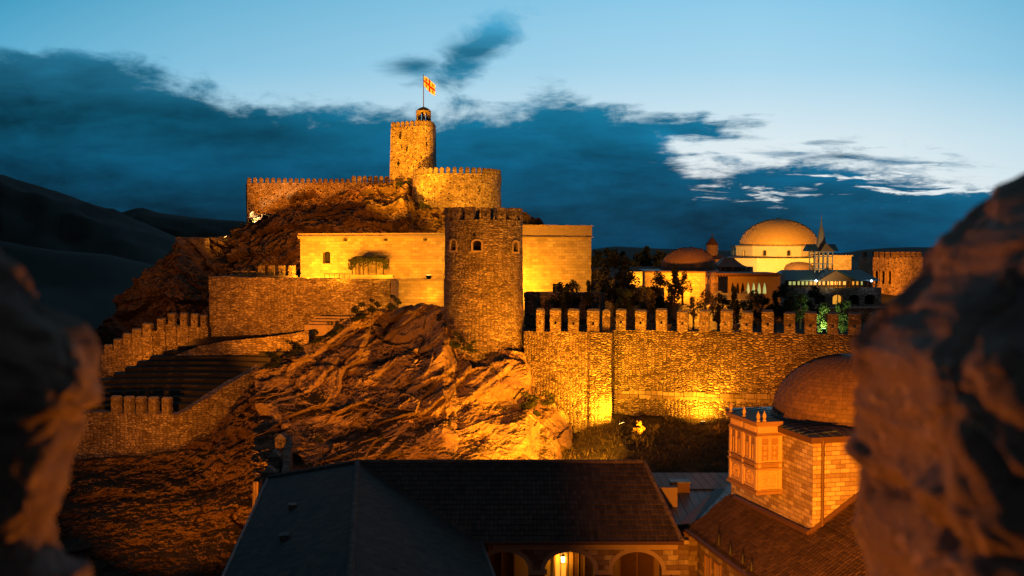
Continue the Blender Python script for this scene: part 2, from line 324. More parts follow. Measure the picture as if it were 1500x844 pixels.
S3 = [(.09,.065,.05), (.26,.20,.15), (.35,.28,.21), (.46,.38,.29)]
S1 = [(.20,.15,.11), (.30,.235,.175), (.36,.29,.22), (.46,.38,.29)]
S2 = [(.13,.095,.075), (.22,.17,.13), (.30,.24,.185), (.40,.33,.26)]
M = dict(
    curtain = rubble('curtain_stone', S3, 2.5, 5.8, 0.24, 0.24, 0.08), bastion = rubble('bastion_stone', S3, 3.2, 7.4, 0.17, 0.15, 0.12),
    course = ashlar('big_course_stone', [tuple(v*.62 for v in c) for c in S2], 0.9, 0.6, 0.02, 0.04),
    tower = rubble('tower_stone', S2, 2.4, 7.5, 0.12, 0.10, 0.22),
    citadel = rubble('citadel_stone', S1, 1.9, 3.0, 0.09, 0.07, 0.4, holes=1.0),
    retain = rubble('retaining_stone', S2, 2.2, 5.0, 0.10, 0.09, 0.3),
    merlon = rubble('merlon_stone', S2, 3.0, 6.5, 0.10, 0.06, 0.35),
    cap = plain('merlon_cap_stone', (.22,.20,.19), 0.9, 0.4, 4, 0.03),
    ash = ashlar('house_ashlar', [(.30,.23,.16), (.40,.31,.22), (.45,.36,.26), (.52,.43,.32)], 0.6, 0.28, 0.010, 0.025, 0.8, 0.6),
    bath = ashlar('bathhouse_ashlar', [(.20,.14,.10), (.32,.25,.18), (.38,.30,.22), (.48,.40,.31)], 0.36, 0.155, 0.010, 0.02, 1.0, 0.5),
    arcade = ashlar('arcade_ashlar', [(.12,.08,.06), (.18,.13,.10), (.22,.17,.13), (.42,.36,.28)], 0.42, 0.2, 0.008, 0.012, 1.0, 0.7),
    trim = plain('dressed_trim_stone', (.36,.28,.21), 0.85, 0.25, 3, 0.01),
    plaster = plain('mosque_plaster', (.50,.46,.36), 0.85, 0.2, 0.7, 0.01),
    plaster2 = plain('brown_plaster', (.26,.20,.15), 0.85, 0.25, 0.9, 0.01),
    dark = plain('dark_opening', (.015,.012,.010), 0.9, 0.2),  # near-black painted for unlit depth behind openings; also the dark door
    glass = plain('dark_window_glass', (.02,.025,.03), 0.15, 0.1),
    wood = plain('dark_timber', (.10,.055,.03), 0.7, 0.4, 6, 0.01),
    carved = plain('carved_timber', (.44,.31,.19), 0.65, 0.25, 7, 0.008),
    carvedd = plain('carved_timber_recess', (.24,.15,.08), 0.75, 0.25, 7, 0.008),
    roofmetal = metalroof('teal_seam_roof', (.045,.075,.085), 0.42), rooftown = metalroof('town_teal_roof', (.07,.19,.22), 0.6),
    roofmetal2 = metalroof('copper_seam_roof', (.34,.19,.15), 0.42, rough=.7),
    roofdark = metalroof('blue_seam_roof', (.06,.075,.09), 0.42),
    gutter = plain('brown_gutter_metal', (.09,.05,.035), 0.5, 0.3, 5),
    tile1 = tilemat('slate_brown_tiles', (.07,.054,.048), (.14,.107,.095), (.22,.17,.15), 0.17, 0.30),
    tile2 = tilemat('slate_grey_tiles', (.030,.020,.015), (.060,.042,.032), (.12,.088,.068), 0.30, 0.28),
    tile3 = tilemat('clay_brown_tiles', (.035,.022,.018), (.065,.040,.030), (.105,.066,.050), 0.20, 0.24),
    domet = tilemat('scaled_dome_tiles', (.08,.050,.038), (.12,.075,.055), (.16,.10,.075), 0.22, 0.16, 0.6),
    lead = plain('ribbed_dome_lead', (.17,.11,.085), 0.55, 0.3, 1.5, 0.01),
    gold = plain('gilded_dome_metal', (.55,.36,.13), 0.5, 0.18, 1.2, 0.006, 0.25),
    iron = plain('black_iron', (.03,.03,.032), 0.5, 0.2),
    grass = plain('dry_grass_ground', (.055,.045,.022), 0.95, 0.6, 1.2, 0.08, 0, 6),
    earth = plain('dark_earth', (.05,.04,.03), 0.95, 0.5, 0.3, 0.1, 0, 3),
    town = plain('town_paving', (.14,.12,.10), 0.9, 0.4, 0.4),
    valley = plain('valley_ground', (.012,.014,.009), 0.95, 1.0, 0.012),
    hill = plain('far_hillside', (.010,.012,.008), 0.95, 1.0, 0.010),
    outcrop = rockmat('outcrop_rock', (.13,.085,.055), (.28,.20,.14), (.40,.30,.22), 0.12, 1.0, 0.055, sw=0.3),
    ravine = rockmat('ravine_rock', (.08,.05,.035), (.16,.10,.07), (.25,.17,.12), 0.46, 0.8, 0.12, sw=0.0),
    hillrock = rockmat('citadel_rock', (.12,.075,.05), (.21,.14,.10), (.29,.21,.15), 0.34, 0.55, 0.12, sw=0.2),
    slope = rockmat('earthen_slope', (.07,.05,.035), (.12,.09,.06), (.17,.13,.09), 0.55, 0.8, 0.10),
    parapet = rockmat('parapet_rock', (.10,.07,.055), (.26,.19,.155), (.42,.34,.29), 0.0, 9.0, 0.045, sw=0.1),
    leaf = plain('dark_green_leaves', (.030,.040,.014), 0.6, 0.6, 2.5),
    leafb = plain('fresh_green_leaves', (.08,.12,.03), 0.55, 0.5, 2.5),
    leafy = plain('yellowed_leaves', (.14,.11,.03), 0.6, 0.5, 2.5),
    leafd = plain('distant_dark_leaves', (.035,.04,.015), 0.8, 0.6, 0.4),
    bark = plain('tree_bark', (.09,.065,.045), 0.95, 0.4, 6, 0.02),
    dry = plain('dry_grass_blades', (.10,.08,.035), 0.8, 0.5, 2),
    steps = plain('amphitheatre_stone', (.045,.042,.036), 0.95, 0.4, 1.0, 0.05, 0, 4),
    pale = plain('pale_step_stone', (.26,.20,.16), 0.9, 0.4, 3, 0.02),
    fwhite = plain('flag_white_cloth', (.65,.62,.58), 0.8, 0.1),
    fred = plain('flag_red_cloth', (.45,.03,.02), 0.8, 0.1),
    lens = emit('floodlight_lens', (1.0,.62,.16), 14.0),
    lensb = emit('blue_white_lens', (.6,.75,1.0), 12.0),
    lensg = emit('green_lens', (.45,1.0,.4), 14.0),
    lit = emit('lit_window_warm', (1.0,.55,.12), 0.9),
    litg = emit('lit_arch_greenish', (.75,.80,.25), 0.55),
    litr = emit('lit_door_amber', (1.0,.42,.04), 0.8),
)
for k in ('leaf', 'leafb', 'leafy', 'leafd', 'dry', 'fwhite'):
    pass

# ------------------------------------------------------------------ mesh helpers
WL = {}
def wloc(o): return WL.get(o.name, Vector((0, 0, 0)))
class MB:
    def __init__(s): s.bm = bmesh.new(); s.uv = s.bm.loops.layers.uv.new('UVMap'); s.smooth = False
    def f(s, pts, uvs=None, mi=0):
        vs = [s.bm.verts.new(p) for p in pts]
        try: fc = s.bm.faces.new(vs)
        except ValueError: return None
        fc.material_index = mi
        if uvs is None:
            n = Vector((0, 0, 0)); c = [Vector(p) for p in pts]
            for i in range(len(c)): n += c[i].cross(c[(i+1) % len(c)])
            n = n.normalized() if n.length > 1e-12 else Vector((0, 0, 1))
            if abs(n.z) > 0.92: uvs = [(p[0], p[1]) for p in c]
            else:
                t = Vector((-n.y, n.x, 0)).normalized()
                if abs(n.z) < 0.15: uvs = [(p.dot(t), p.z) for p in c]
                else:
                    w = n.cross(t); uvs = [(p.dot(t), p.dot(w)) for p in c]
        for l, q in zip(fc.loops, uvs): l[s.uv].uv = q
        return fc
    def prism(s, poly, z0, z1, top=None, caps=True):
        """poly: xy counterclockwise; z0,z1 numbers or lists"""
        n = len(poly)
        a = z0 if isinstance(z0, (list, tuple)) else [z0]*n
        b = z1 if isinstance(z1, (list, tuple)) else [z1]*n
        tp = top or poly
        lo = [Vector((p[0], p[1], a[i])) for i, p in enumerate(poly)]; hi = [Vector((p[0], p[1], b[i])) for i, p in enumerate(tp)]
        for i in range(n):
            j = (i+1) % n; s.f([lo[i], lo[j], hi[j], hi[i]])
        if caps: s.f(hi); s.f(lo[::-1])
        return s
    def box(s, x0, x1, y0, y1, z0, z1):
        return s.prism([(x0,y0),(x1,y0),(x1,y1),(x0,y1)], z0, z1)
    def obox(s, c, ex, ey, ez, rz=0.0):
        """oriented box, c = centre of base"""
        ca, sa = cos(rz), sin(rz)
        pts = [(c[0]+ca*x-sa*y, c[1]+sa*x+ca*y) for x, y in ((-ex/2,-ey/2),(ex/2,-ey/2),(ex/2,ey/2),(-ex/2,ey/2))]
        return s.prism(pts, c[2], c[2]+ez)
    def wall(s, A, B, zb, zt, th, zt2=None, zb2=None):
        """straight wall: front face line A->B (left to right seen from outside), thickness th behind"""
        d = Vector((B[0]-A[0], B[1]-A[1])); n = Vector((-d.y, d.x)).normalized()*th
        z2 = zt if zt2 is None else zt2; b2 = zb if zb2 is None else zb2
        return s.prism([(A[0],A[1]),(B[0],B[1]),(B[0]+n.x,B[1]+n.y),(A[0]+n.x,A[1]+n.y)], [zb,b2,b2,zb], [zt,z2,z2,zt])
    def lathe(s, cx, cy, prof, n=48, a0=0.0, a1=2*pi, closed=True, sx=1.0):
        """prof list of (r,z)"""
        L = [0]
        for i in range(1, len(prof)): L.append(L[-1] + sqrt((prof[i][0]-prof[i-1][0])**2 + (prof[i][1]-prof[i-1][1])**2))
        rm = max(p[0] for p in prof)
        for k in range(n):
            t0 = a0 + (a1-a0)*k/n; t1 = a0 + (a1-a0)*(k+1)/n
            for i in range(len(prof)-1):
                (r0, z0), (r1, z1) = prof[i], prof[i+1]
                q = [Vector((cx+r0*cos(t0)*sx, cy+r0*sin(t0), z0)), Vector((cx+r0*cos(t1)*sx, cy+r0*sin(t1), z0)),
                     Vector((cx+r1*cos(t1)*sx, cy+r1*sin(t1), z1)), Vector((cx+r1*cos(t0)*sx, cy+r1*sin(t0), z1))]
                uvq = [(t0*rm, L[i]), (t1*rm, L[i]), (t1*rm, L[i+1]), (t0*rm, L[i+1])]
                if r1 < 1e-5: q = q[:3]; uvq = uvq[:3]
                elif r0 < 1e-5: q = [q[0], q[2], q[3]]; uvq = [uvq[0], uvq[2], uvq[3]]
                s.f(q, uvq)
        return s
    def tube(s, pts, rad, n=8):
        pts = [Vector(p) for p in pts]; R = rad if isinstance(rad, (list, tuple)) else [rad]*len(pts)
        rings = []
        for i, p in enumerate(pts):
            d = (pts[min(i+1, len(pts)-1)] - pts[max(i-1, 0)]).normalized()
            a = d.orthogonal().normalized() if i == 0 else (rings_a - d*rings_a.dot(d)).normalized()
            rings_a = a; b = d.cross(a)
            rings.append([p + (a*cos(2*pi*k/n) + b*sin(2*pi*k/n))*R[i] for k in range(n)])
        for i in range(len(rings)-1):
            for k in range(n):
                j = (k+1) % n; s.f([rings[i][k], rings[i][j], rings[i+1][j], rings[i+1][k]])
        s.f(rings[0][::-1]); s.f(rings[-1]); return s
    def rough(s, cell, amp, freq=1.0, cuts=14):
        bmesh.ops.remove_doubles(s.bm, verts=s.bm.verts, dist=1e-4)
        for _ in range(cuts):
            es = [e for e in s.bm.edges if e.calc_length() > cell]
            if not es: break
            bmesh.ops.subdivide_edges(s.bm, edges=es, cuts=1, use_grid_fill=True)
            if len(s.bm.verts) > 60000: break
        for v in s.bm.verts:
            p = v.co * freq
            v.co = v.co + (noise.noise_vector(p*1.3) * 0.6 + noise.noise_vector(p*4.1) * 0.4) * amp
        return s
    def build(s, name, mat, parent=None, smooth=False, angle=None, merge=True, loc=None):
        bm = s.bm
        if merge: bmesh.ops.remove_doubles(bm, verts=bm.verts, dist=1e-4)
        bmesh.ops.recalc_face_normals(bm, faces=bm.faces)
        off = wloc(parent) if parent else (Vector(loc) if loc is not None else Vector((0,0,0)))
        if loc is not None and parent: off = off + Vector(loc)
        bmesh.ops.translate(bm, verts=bm.verts, vec=-off)
        if smooth:
            for fc in bm.faces: fc.smooth = True
        me = bpy.data.meshes.new(name); bm.to_mesh(me); bm.free()
        for mm in (mat if isinstance(mat, list) else [mat]): me.materials.append(mm)
        if smooth and angle:
            me.set_sharp_from_angle(angle=radians(angle))
        o = bpy.data.objects.new(name, me); COL.objects.link(o)
        if parent:
            o.parent = parent; WL[o.name] = wloc(parent)
            if loc is not None: o.location = loc; WL[o.name] = wloc(parent) + Vector(loc)
        elif loc is not None: o.location = loc; WL[o.name] = Vector(loc)
        return o
def tag(o, label, cat=None, group=None):
    o['label'] = label
    if cat: o['category'] = cat
    if group: o['group'] = group
    return o
def struct(o, kind='structure'): o['kind'] = kind; return o
def thing(name, label, cat, loc=(0,0,0), group=None):
    o = bpy.data.objects.new(name, None); COL.objects.link(o); o.location = loc; o.empty_display_size = 0.5
    WL[o.name] = Vector(loc); return tag(o, label, cat, group)
def tree_copy(o, loc=None, rz=None, sc=None, label=None):
    r = o.copy(); COL.objects.link(r)
    if loc is not None: r.location = loc
    if rz is not None: r.rotation_euler = (0, 0, rz)
    if sc is not None: r.scale = sc if isinstance(sc, (tuple, list)) else (sc, sc, sc)
    if label: r['label'] = label
    for ch in o.children:
        c = ch.copy(); COL.objects.link(c); c.parent = r
        for g in ch.children:
            e = g.copy(); COL.objects.link(e); e.parent = c
    return r
def cut(obj, cutters):
    """boolean difference, baked"""
    cb = bmesh.new()
    for c in cutters:
        me = bpy.data.meshes.new('t'); c.build_raw(me); cb.from_mesh(me); bpy.data.meshes.remove(me)
    me = bpy.data.meshes.new('t'); cb.to_mesh(me); cb.free()
    co = bpy.data.objects.new('t', me); COL.objects.link(co)
    co.location = wloc(obj) * 0
    md = obj.modifiers.new('b', 'BOOLEAN'); md.operation = 'DIFFERENCE'; md.object = co; md.solver = 'EXACT'
    # cutter geometry is in world space; bring it to where the object's own matrix is
    co.matrix_world = Matrix.Identity(4)
    bpy.context.view_layer.update()
    dg = bpy.context.evaluated_depsgraph_get()
    nm = bpy.data.meshes.new_from_object(obj.evaluated_get(dg))
    obj.modifiers.clear(); old = obj.data; obj.data = nm; nm.name = old.name
    bpy.data.objects.remove(co)
    return obj
def _raw(s, me):
    bmesh.ops.remove_doubles(s.bm, verts=s.bm.verts, dist=1e-5); bmesh.ops.recalc_face_normals(s.bm, faces=s.bm.faces)
    s.bm.to_mesh(me); s.bm.free()
MB.build_raw = _raw

def interp(pts, x):
    if x <= pts[0][0]: return pts[0][1]
    for (a, b), (c, d) in zip(pts, pts[1:]):
        if x <= c: return b + (d-b)*(x-a)/(c-a)
    return pts[-1][1]

def facet(p, seed=0.0):
    d, c = noise.voronoi(p); c = c[0]
    t = noise.noise_vector(c*13.7 + Vector((seed, 1.3, 7.1)))
    return noise.noise(c*5.3 + Vector((seed, seed, 0)))*0.9 + t.dot(p - c)*1.6
def smoothn(t): return min(max(t*1.6+.4, 0), 1)
def crag(p, big=0.30, mid=0.9, fin=2.6, amp=(1.0, 0.42, 0.16), strata=0.0, seed=0.0):
    w = p + noise.noise_vector(p*0.35)*0.5 + noise.noise_vector(p*1.3)*0.10
    if strata:
        # bedding planes dip from upper right to lower left
        c, s_ = cos(strata), sin(strata)
        q = Vector(((w.x*c + w.z*s_)*0.62, w.y*0.8, (-w.x*s_ + w.z*c)*1.10))
    else: q = w
    h = facet(q*big, seed)*amp[0] + facet(q*mid, seed+3)*amp[1] + facet(q*fin + Vector((5, 0, 0)), seed+9)*amp[2]
    h += (noise.ridged_multi_fractal(q*0.5, 0.9, 2.1, 5, 1.0, 2.0) - 1.2)*0.10*amp[0]
    h += noise.fractal(q*2.6, 0.7, 2.0, 5)*0.13*amp[0]*(0.35+0.9*smoothn(noise.noise(p*.22+Vector((3,1,0)))))
    cav = noise.noise(q*0.33+Vector((9,4,seed))); h -= min(max(0.0, cav-0.18)*2.4, .8)*amp[0]
    return h
def cliff(name, mat, px0, px1, topf, botf, Yt, Yb, nx, ny, dispf, prof=None, back=10, label=None, backstep=0.8, down=3, kind=True):
    """terrain face: rows run from its foot to its brow, then over the brow and back; all vertices are real places"""
    prof = prof or (lambda t: t)
    bm = bmesh.new(); uvl = bm.loops.layers.uv.new('UVMap'); rows = []
    for j in range(-down, ny + 1 + back):
        row = []
        for i in range(nx + 1):
            px = px0 + (px1 - px0)*i/nx
            t = min(max(j/ny, 0.0), 1.0)
            py = botf(px)*(1-t) + topf(px)*t
            Y = Yb(px) + (Yt(px) - Yb(px))*prof(t)
            p = P(px, py, Y)
            dd = dispf(p)
            if j > ny:
                k = j - ny
                p = p + Vector((0, k*backstep, -0.10*k*backstep))
            if j < 0: p = p + Vector((0, 0.2*j, 1.2*j))
            fade = 1.0
            p = p + Vector((0, -dd*fade, dd*0.28*fade))
            row.append(bm.verts.new(p))
        rows.append(row)
    for j in range(len(rows)-1):
        for i in range(nx):
            bm.faces.new([rows[j][i], rows[j][i+1], rows[j+1][i+1], rows[j+1][i]])
    for fc in bm.faces:
        for l in fc.loops: l[uvl].uv = (l.vert.co.x, l.vert.co.z)
    me = bpy.data.meshes.new(name); bm.to_mesh(me); bm.free(); me.materials.append(mat)
    o = bpy.data.objects.new(name, me); COL.objects.link(o)
    if kind: struct(o)
    return o
def tiled(name, poly, cw, rh, amp, mat, parent, step=0.03, sub=6, flat=False):
    """roof slope of real corrugated tile courses; poly[0]->poly[1] is the eave, convex"""
    poly = [Vector(p) for p in poly]
    Ux = (poly[1]-poly[0]).normalized(); Nn = Ux.cross(poly[2]-poly[0]).normalized()
    if Nn.z < 0: Nn = -Nn
    Vx = Nn.cross(Ux)
    if Vx.z < 0: Vx = -Vx
    q = [((p-poly[0]).dot(Ux), (p-poly[0]).dot(Vx)) for p in poly]
    u0 = min(a for a, b in q); u1 = max(a for a, b in q); v1 = max(b for a, b in q); v0 = min(b for a, b in q)
    mb = MB(); bm = mb.bm; du = cw/sub
    nu = int((u1-u0)/du)+2; nv = int((v1-v0)/rh)+2
    rows = []
    for k in range(nv):
        for fr in (0.0, 0.999):
            v = v0 + (k+fr)*rh; row = []
            for i in range(nu):
                u = u0 + i*du; fx = (u/cw) % 1.0
                col = math.floor(u/cw + 1e-6)
                jit = (noise.noise(Vector((col*3.7, k*5.1, 0)))) * step*0.35
                h = amp*abs(sin(pi*fx))**0.8 if not flat else (0.0 if fx > 0.06 else -0.006)
                h += step*(1-fr) + jit
                vv = v + (jit*1.2 if fr == 0.0 else 0)
                row.append(bm.verts.new(poly[0] + Ux*u + Vx*vv + Nn*h))
            rows.append((row, v))
    for a in range(len(rows)-1):
        for i in range(nu-1):
            f = bm.faces.new([rows[a][0][i], rows[a][0][i+1], rows[a+1][0][i+1], rows[a+1][0][i]])
            for l, (uu, vv) in zip(f.loops, ((i, 0), (i+1, 0), (i+1, 1), (i, 1))):
                l[mb.uv].uv = (u0+uu*du + 0.0005, (rows[a][1] + 0.01) if a % 2 == 0 else rows[a+1][1]+0.01)
    c = sum(poly, Vector())/len(poly)
    for i in range(len(poly)):
        a, b = poly[i], poly[(i+1) % len(poly)]
        n = (b-a).cross(Nn).normalized()
        if n.dot(c-a) > 0: n = -n
        bmesh.ops.bisect_plane(bm, geom=list(bm.verts)+list(bm.edges)+list(bm.faces), plane_co=a, plane_no=n, clear_outer=True)
    o = mb.build(name, mat, parent, merge=False)
    me = o.data
    # keep normals upward
    return o
def ridge(name, a, b, r, mat, parent, seg=0.35):
    a = Vector(a); b = Vector(b); L = (b-a).length; n = max(1, int(L/seg)); mb = MB()
    for i in range(n):
        p = a + (b-a)*(i/n); q = a + (b-a)*((i+1.08)/n)
        mb.tube([p, q], [r*1.08, r*0.92], 8)
    return mb.build(name, mat, parent, merge=False)
def framequad(mb, c, U_, V_, N_, w, h, fw, d):
    """raised rectangular frame on a face: centre c"""
    for (u0, u1, v0, v1) in ((-w/2, w/2, h/2-fw, h/2), (-w/2, w/2, -h/2, -h/2+fw), (-w/2, -w/2+fw, -h/2+fw, h/2-fw), (w/2-fw, w/2, -h/2+fw, h/2-fw)):
        slab(mb, c, U_, V_, N_, u0, u1, v0, v1, d)
def slab(mb, c, U_, V_, N_, u0, u1, v0, v1, d, d0=0.0):
    lo = [c+U_*u0+V_*v0+N_*d0, c+U_*u1+V_*v0+N_*d0, c+U_*u1+V_*v1+N_*d0, c+U_*u0+V_*v1+N_*d0]; hi = [p+N_*(d-d0) for p in lo]
    mb.f(hi)
    for i in range(4):
        j = (i+1) % 4; mb.f([lo[i], lo[j], hi[j], hi[i]])
    mb.f(lo[::-1])
def archcut(c, U_, V_, N_, w, h, rise, d0, d1, n=10, pointed=False):
    """closed solid of an arched opening; c = middle of sill, springing at h, rise above"""
    mb = MB(); pts = [(-w/2, 0), (w/2, 0)]
    for i in range(n+1):
        t = i/n
        if pointed: x = w/2*(1-2*t); y = h + rise*(1-abs(1-2*t)**1.6)
        else: x = w/2*cos(pi*t); y = h + rise*sin(pi*t)
        pts.append((x, y))
    A = [c+U_*x+V_*y+N_*d0 for x, y in pts]; B = [c+U_*x+V_*y+N_*d1 for x, y in pts]
    mb.f(A[::-1]); mb.f(B)
    for i in range(len(A)):
        j = (i+1) % len(A); mb.f([A[i], A[j], B[j], B[i]])
    return mb
def archring(mb, c, U_, V_, N_, w, h, rise, t, d, n=12, legs=True, pointed=False):
    """raised surround of an arch"""
    def pt(k, off):
        s = k/n
        if pointed: x = (w/2+off)*(1-2*s); y = h + (rise+off)*(1-abs(1-2*s)**1.6)
        else: x = (w/2+off)*cos(pi*s); y = h + (rise+off)*sin(pi*s)
        return (x, y)
    I = [pt(k, 0) for k in range(n+1)]; O = [pt(k, t) for k in range(n+1)]
    if legs: I = [(w/2, 0)]+I+[(-w/2, 0)]; O = [(w/2+t, 0)]+O+[(-w/2-t, 0)]
    g = lambda q, e: c+U_*q[0]+V_*q[1]+N_*e
    for k in range(len(I)-1):
        mb.f([g(I[k],d), g(I[k+1],d), g(O[k+1],d), g(O[k],d)])
        mb.f([g(O[k],d), g(O[k+1],d), g(O[k+1],0), g(O[k],0)])
        mb.f([g(I[k+1],d), g(I[k],d), g(I[k],0), g(I[k+1],0)])

# merlon meshes (local: front face on y=0, base z=0)
def merlon_mesh(w, h, th, hole=True, style='cap', seed=0):
    mb = MB()
    if style == 'round':
        pts = [(-w/2, 0), (w/2, 0)] + [(w/2*cos(pi*i/8), h-w/2+w/2*sin(pi*i/8)) for i in range(9)]
        A = [Vector((x, 0, z)) for x, z in pts]; B = [Vector((x, th, z)) for x, z in pts]
        mb.f(A); mb.f(B[::-1])
        for i in range(len(A)):
            j = (i+1) % len(A); mb.f([A[j], A[i], B[i], B[j]])
        mb.rough(w*0.45, w*0.06, 2.0)
    else:
        hw, hz0, hz1 = w*0.10, h*0.36, h*0.50
        ox = [(-w/2, 0), (w/2, 0), (w/2, h), (-w/2, h)]; ix = [(-hw, hz0), (hw, hz0), (hw, hz1), (-hw, hz1)]
        for y, fl in ((0, 0), (th, 1)):
            for i in range(4):
                j = (i+1) % 4
                q = [Vector((ox[i][0], y, ox[i][1])), Vector((ox[j][0], y, ox[j][1])), Vector((ix[j][0], y, ix[j][1])), Vector((ix[i][0], y, ix[i][1]))]
                mb.f(q if not fl else q[::-1])
        for i in range(4):
            j = (i+1) % 4
            mb.f([Vector((ox[j][0],0,ox[j][1])), Vector((ox[i][0],0,ox[i][1])), Vector((ox[i][0],th,ox[i][1])), Vector((ox[j][0],th,ox[j][1]))])
            mb.f([Vector((ix[i][0],0,ix[i][1])), Vector((ix[j][0],0,ix[j][1])), Vector((ix[j][0],th,ix[j][1])), Vector((ix[i][0],th,ix[i][1]))])
        for v in mb.bm.verts: v.co = v.co + Vector((seed*3.1, seed*1.7, 0))
        mb.rough(w*0.28, w*0.07, 2.2)
        for v in mb.bm.verts: v.co = v.co - Vector((seed*3.1, seed*1.7, 0))
    bm = mb.bm; bmesh.ops.recalc_face_normals(bm, faces=bm.faces)
    me = bpy.data.meshes.new('merlon'); bm.to_mesh(me); bm.free(); me.materials.append(M['merlon']); return me
def cap_mesh(w, th, h=0.16, seed=0, over=0.01):
    mb = MB(); a, b = w/2+over, th+over
    lo = [(-a,-over),(a,-over),(a,b),(-a,b)]; hi = [(-a*.85,th*.3),(a*.85,th*.3),(a*.85,th*.65),(-a*.85,th*.65)]
    mb.prism(lo, 0, 0.05, caps=True); mb.prism(lo, 0.05, h, top=hi)
    mb.rough(0.3, 0.03, 2+seed)
    bm = mb.bm; bmesh.ops.recalc_face_normals(bm, faces=bm.faces)
    me = bpy.data.meshes.new('cap'); bm.to_mesh(me); bm.free(); me.materials.append(M['cap']); return me
MERL = [merlon_mesh(0.80, 1.5, 0.55, seed=s) for s in range(4)]; CAPS = [cap_mesh(0.80, 0.55, 0.2, seed=s) for s in range(3)]
RND = [merlon_mesh(0.62, 1.05, 0.4, style='round')]
def put_merlon(parent, loc, rz, sc=(1,1,1), meshes=MERL, caps=True, k=0):
    me = meshes[k % len(meshes)]
    o = bpy.data.objects.new('merlon', me); COL.objects.link(o); o.parent = parent
    o.location = Vector(loc) - wloc(parent); o.rotation_euler = (random.uniform(-.015,.015), random.uniform(-.02,.02), rz); o.scale = sc
    if caps:
        c = bpy.data.objects.new('cap_stone', CAPS[k % len(CAPS)]); COL.objects.link(c); c.parent = o; c.location = (0, 0, 1.49)
    return o

# foliage
def crown_mesh(name, n, rx, ry, rz_, leaf, clumps=14, seed=0, mat=None, conic=False, vase=False):
    rnd = random.Random(seed); bm = bmesh.new(); cl = []
    for _ in range(clumps):
        t = rnd.uniform(-1, 1); a = rnd.uniform(0, 2*pi)
        w = sqrt(max(0, 1-t*t)) if not conic else max(0.08, (1-t)/2)
        r = rnd.uniform(0.35, 0.9)*w
        cl.append((Vector((cos(a)*r*rx, sin(a)*r*ry, t*rz_*0.85)), rnd.uniform(0.25, 0.48)*(1.0 if not conic else max(.5, w+.3))))
    for _ in range(n):
        c, s = rnd.choice(cl)
        d = Vector((rnd.gauss(0, 1), rnd.gauss(0, 1), rnd.gauss(0, 1))).normalized() * (rnd.random()**0.4)
        p = c + Vector((d.x*rx*s, d.y*ry*s, d.z*rz_*s*0.9))
        u = Vector((rnd.gauss(0, 1), rnd.gauss(0, 1), rnd.gauss(0, .6))).normalized(); v = u.orthogonal().normalized()
        v = (Matrix.Rotation(rnd.uniform(0, 6.28), 3, u) @ v)
        L = leaf*rnd.uniform(.6, 1.4)
        vs = [bm.verts.new(p + u*L*.5), bm.verts.new(p + v*L*.28), bm.verts.new(p - u*L*.5), bm.verts.new(p - v*L*.28)]
        bm.faces.new(vs)
    me = bpy.data.meshes.new(name); bm.to_mesh(me); bm.free(); me.materials.append(mat or M['leaf']); return me
def trunk_mesh(h, r, seed=0, top=1.6, limbs=6, spread=0.9):
    rnd = random.Random(seed); mb = MB()
    mb.tube([(0,0,-.3),(r*.3,0,h*.4),(-r*.2,r*.3,h*.8),(0,0,h+top*.7)], [r*1.3, r, r*.8, r*.25], 7)
    for k in range(limbs):
        a = k*2.4 + rnd.random(); z = h*rnd.uniform(.55, 1.0); L = spread*rnd.uniform(.6, 1.1)
        mb.tube([(0,0,z),(cos(a)*L*.5,sin(a)*L*.5,z+L*.4),(cos(a)*L,sin(a)*L,z+L*.95)], [r*.5, r*.32, r*.1], 5)
    bm = mb.bm; me = bpy.data.meshes.new('trunk'); bm.to_mesh(me); bm.free(); me.materials.append(M['bark']); return me
def tree(name, label, cat, loc, crown, trunk, zc, sc=1.0, rz=0.0, group=None, csc=(1,1,1)):
    t = thing(name, label, cat, loc, group); t.scale = (sc, sc, sc); t.rotation_euler = (0, 0, rz)
    o = bpy.data.objects.new('trunk', trunk); COL.objects.link(o); o.parent = t
    o = bpy.data.objects.new('crown', crown); COL.objects.link(o); o.parent = t; o.location = (0, 0, zc); o.scale = csc
    return t
def floodlight(label, loc, aim, mat='lens', s=1.0):
    t = thing('floodlight', label, 'floodlight', loc, None)
    d = Vector(aim).normalized(); q = d.to_track_quat('Z', 'Y'); L = Vector(loc) + Vector((0, 0, .18*s))
    def bx(w, h, z0, z1, top=1.0):
        mb = MB(); lo = [Vector((x*w/2, y*h/2, z0)) for x, y in ((-1,-1),(1,-1),(1,1),(-1,1))]; hi = [Vector((p.x*top, p.y*top, z1)) for p in lo]
        for i in range(4):
            j = (i+1) % 4; mb.f([lo[i], lo[j], hi[j], hi[i]])
        mb.f(hi); mb.f(lo[::-1])
        for v in mb.bm.verts: v.co = L + q @ (v.co*s)
        return mb
    bx(.26, .2, -.08, .06, 1.25).build('housing', M['iron'], t); bx(.29, .22, .062, .07).build('lens', M[mat], t)
    mb = MB(); mb.box(loc[0]-.12*s, loc[0]+.12*s, loc[1]-.02, loc[1]+.02, loc[2]-.2, loc[2]+.12*s); mb.build('bracket', M['iron'], t)
    return t

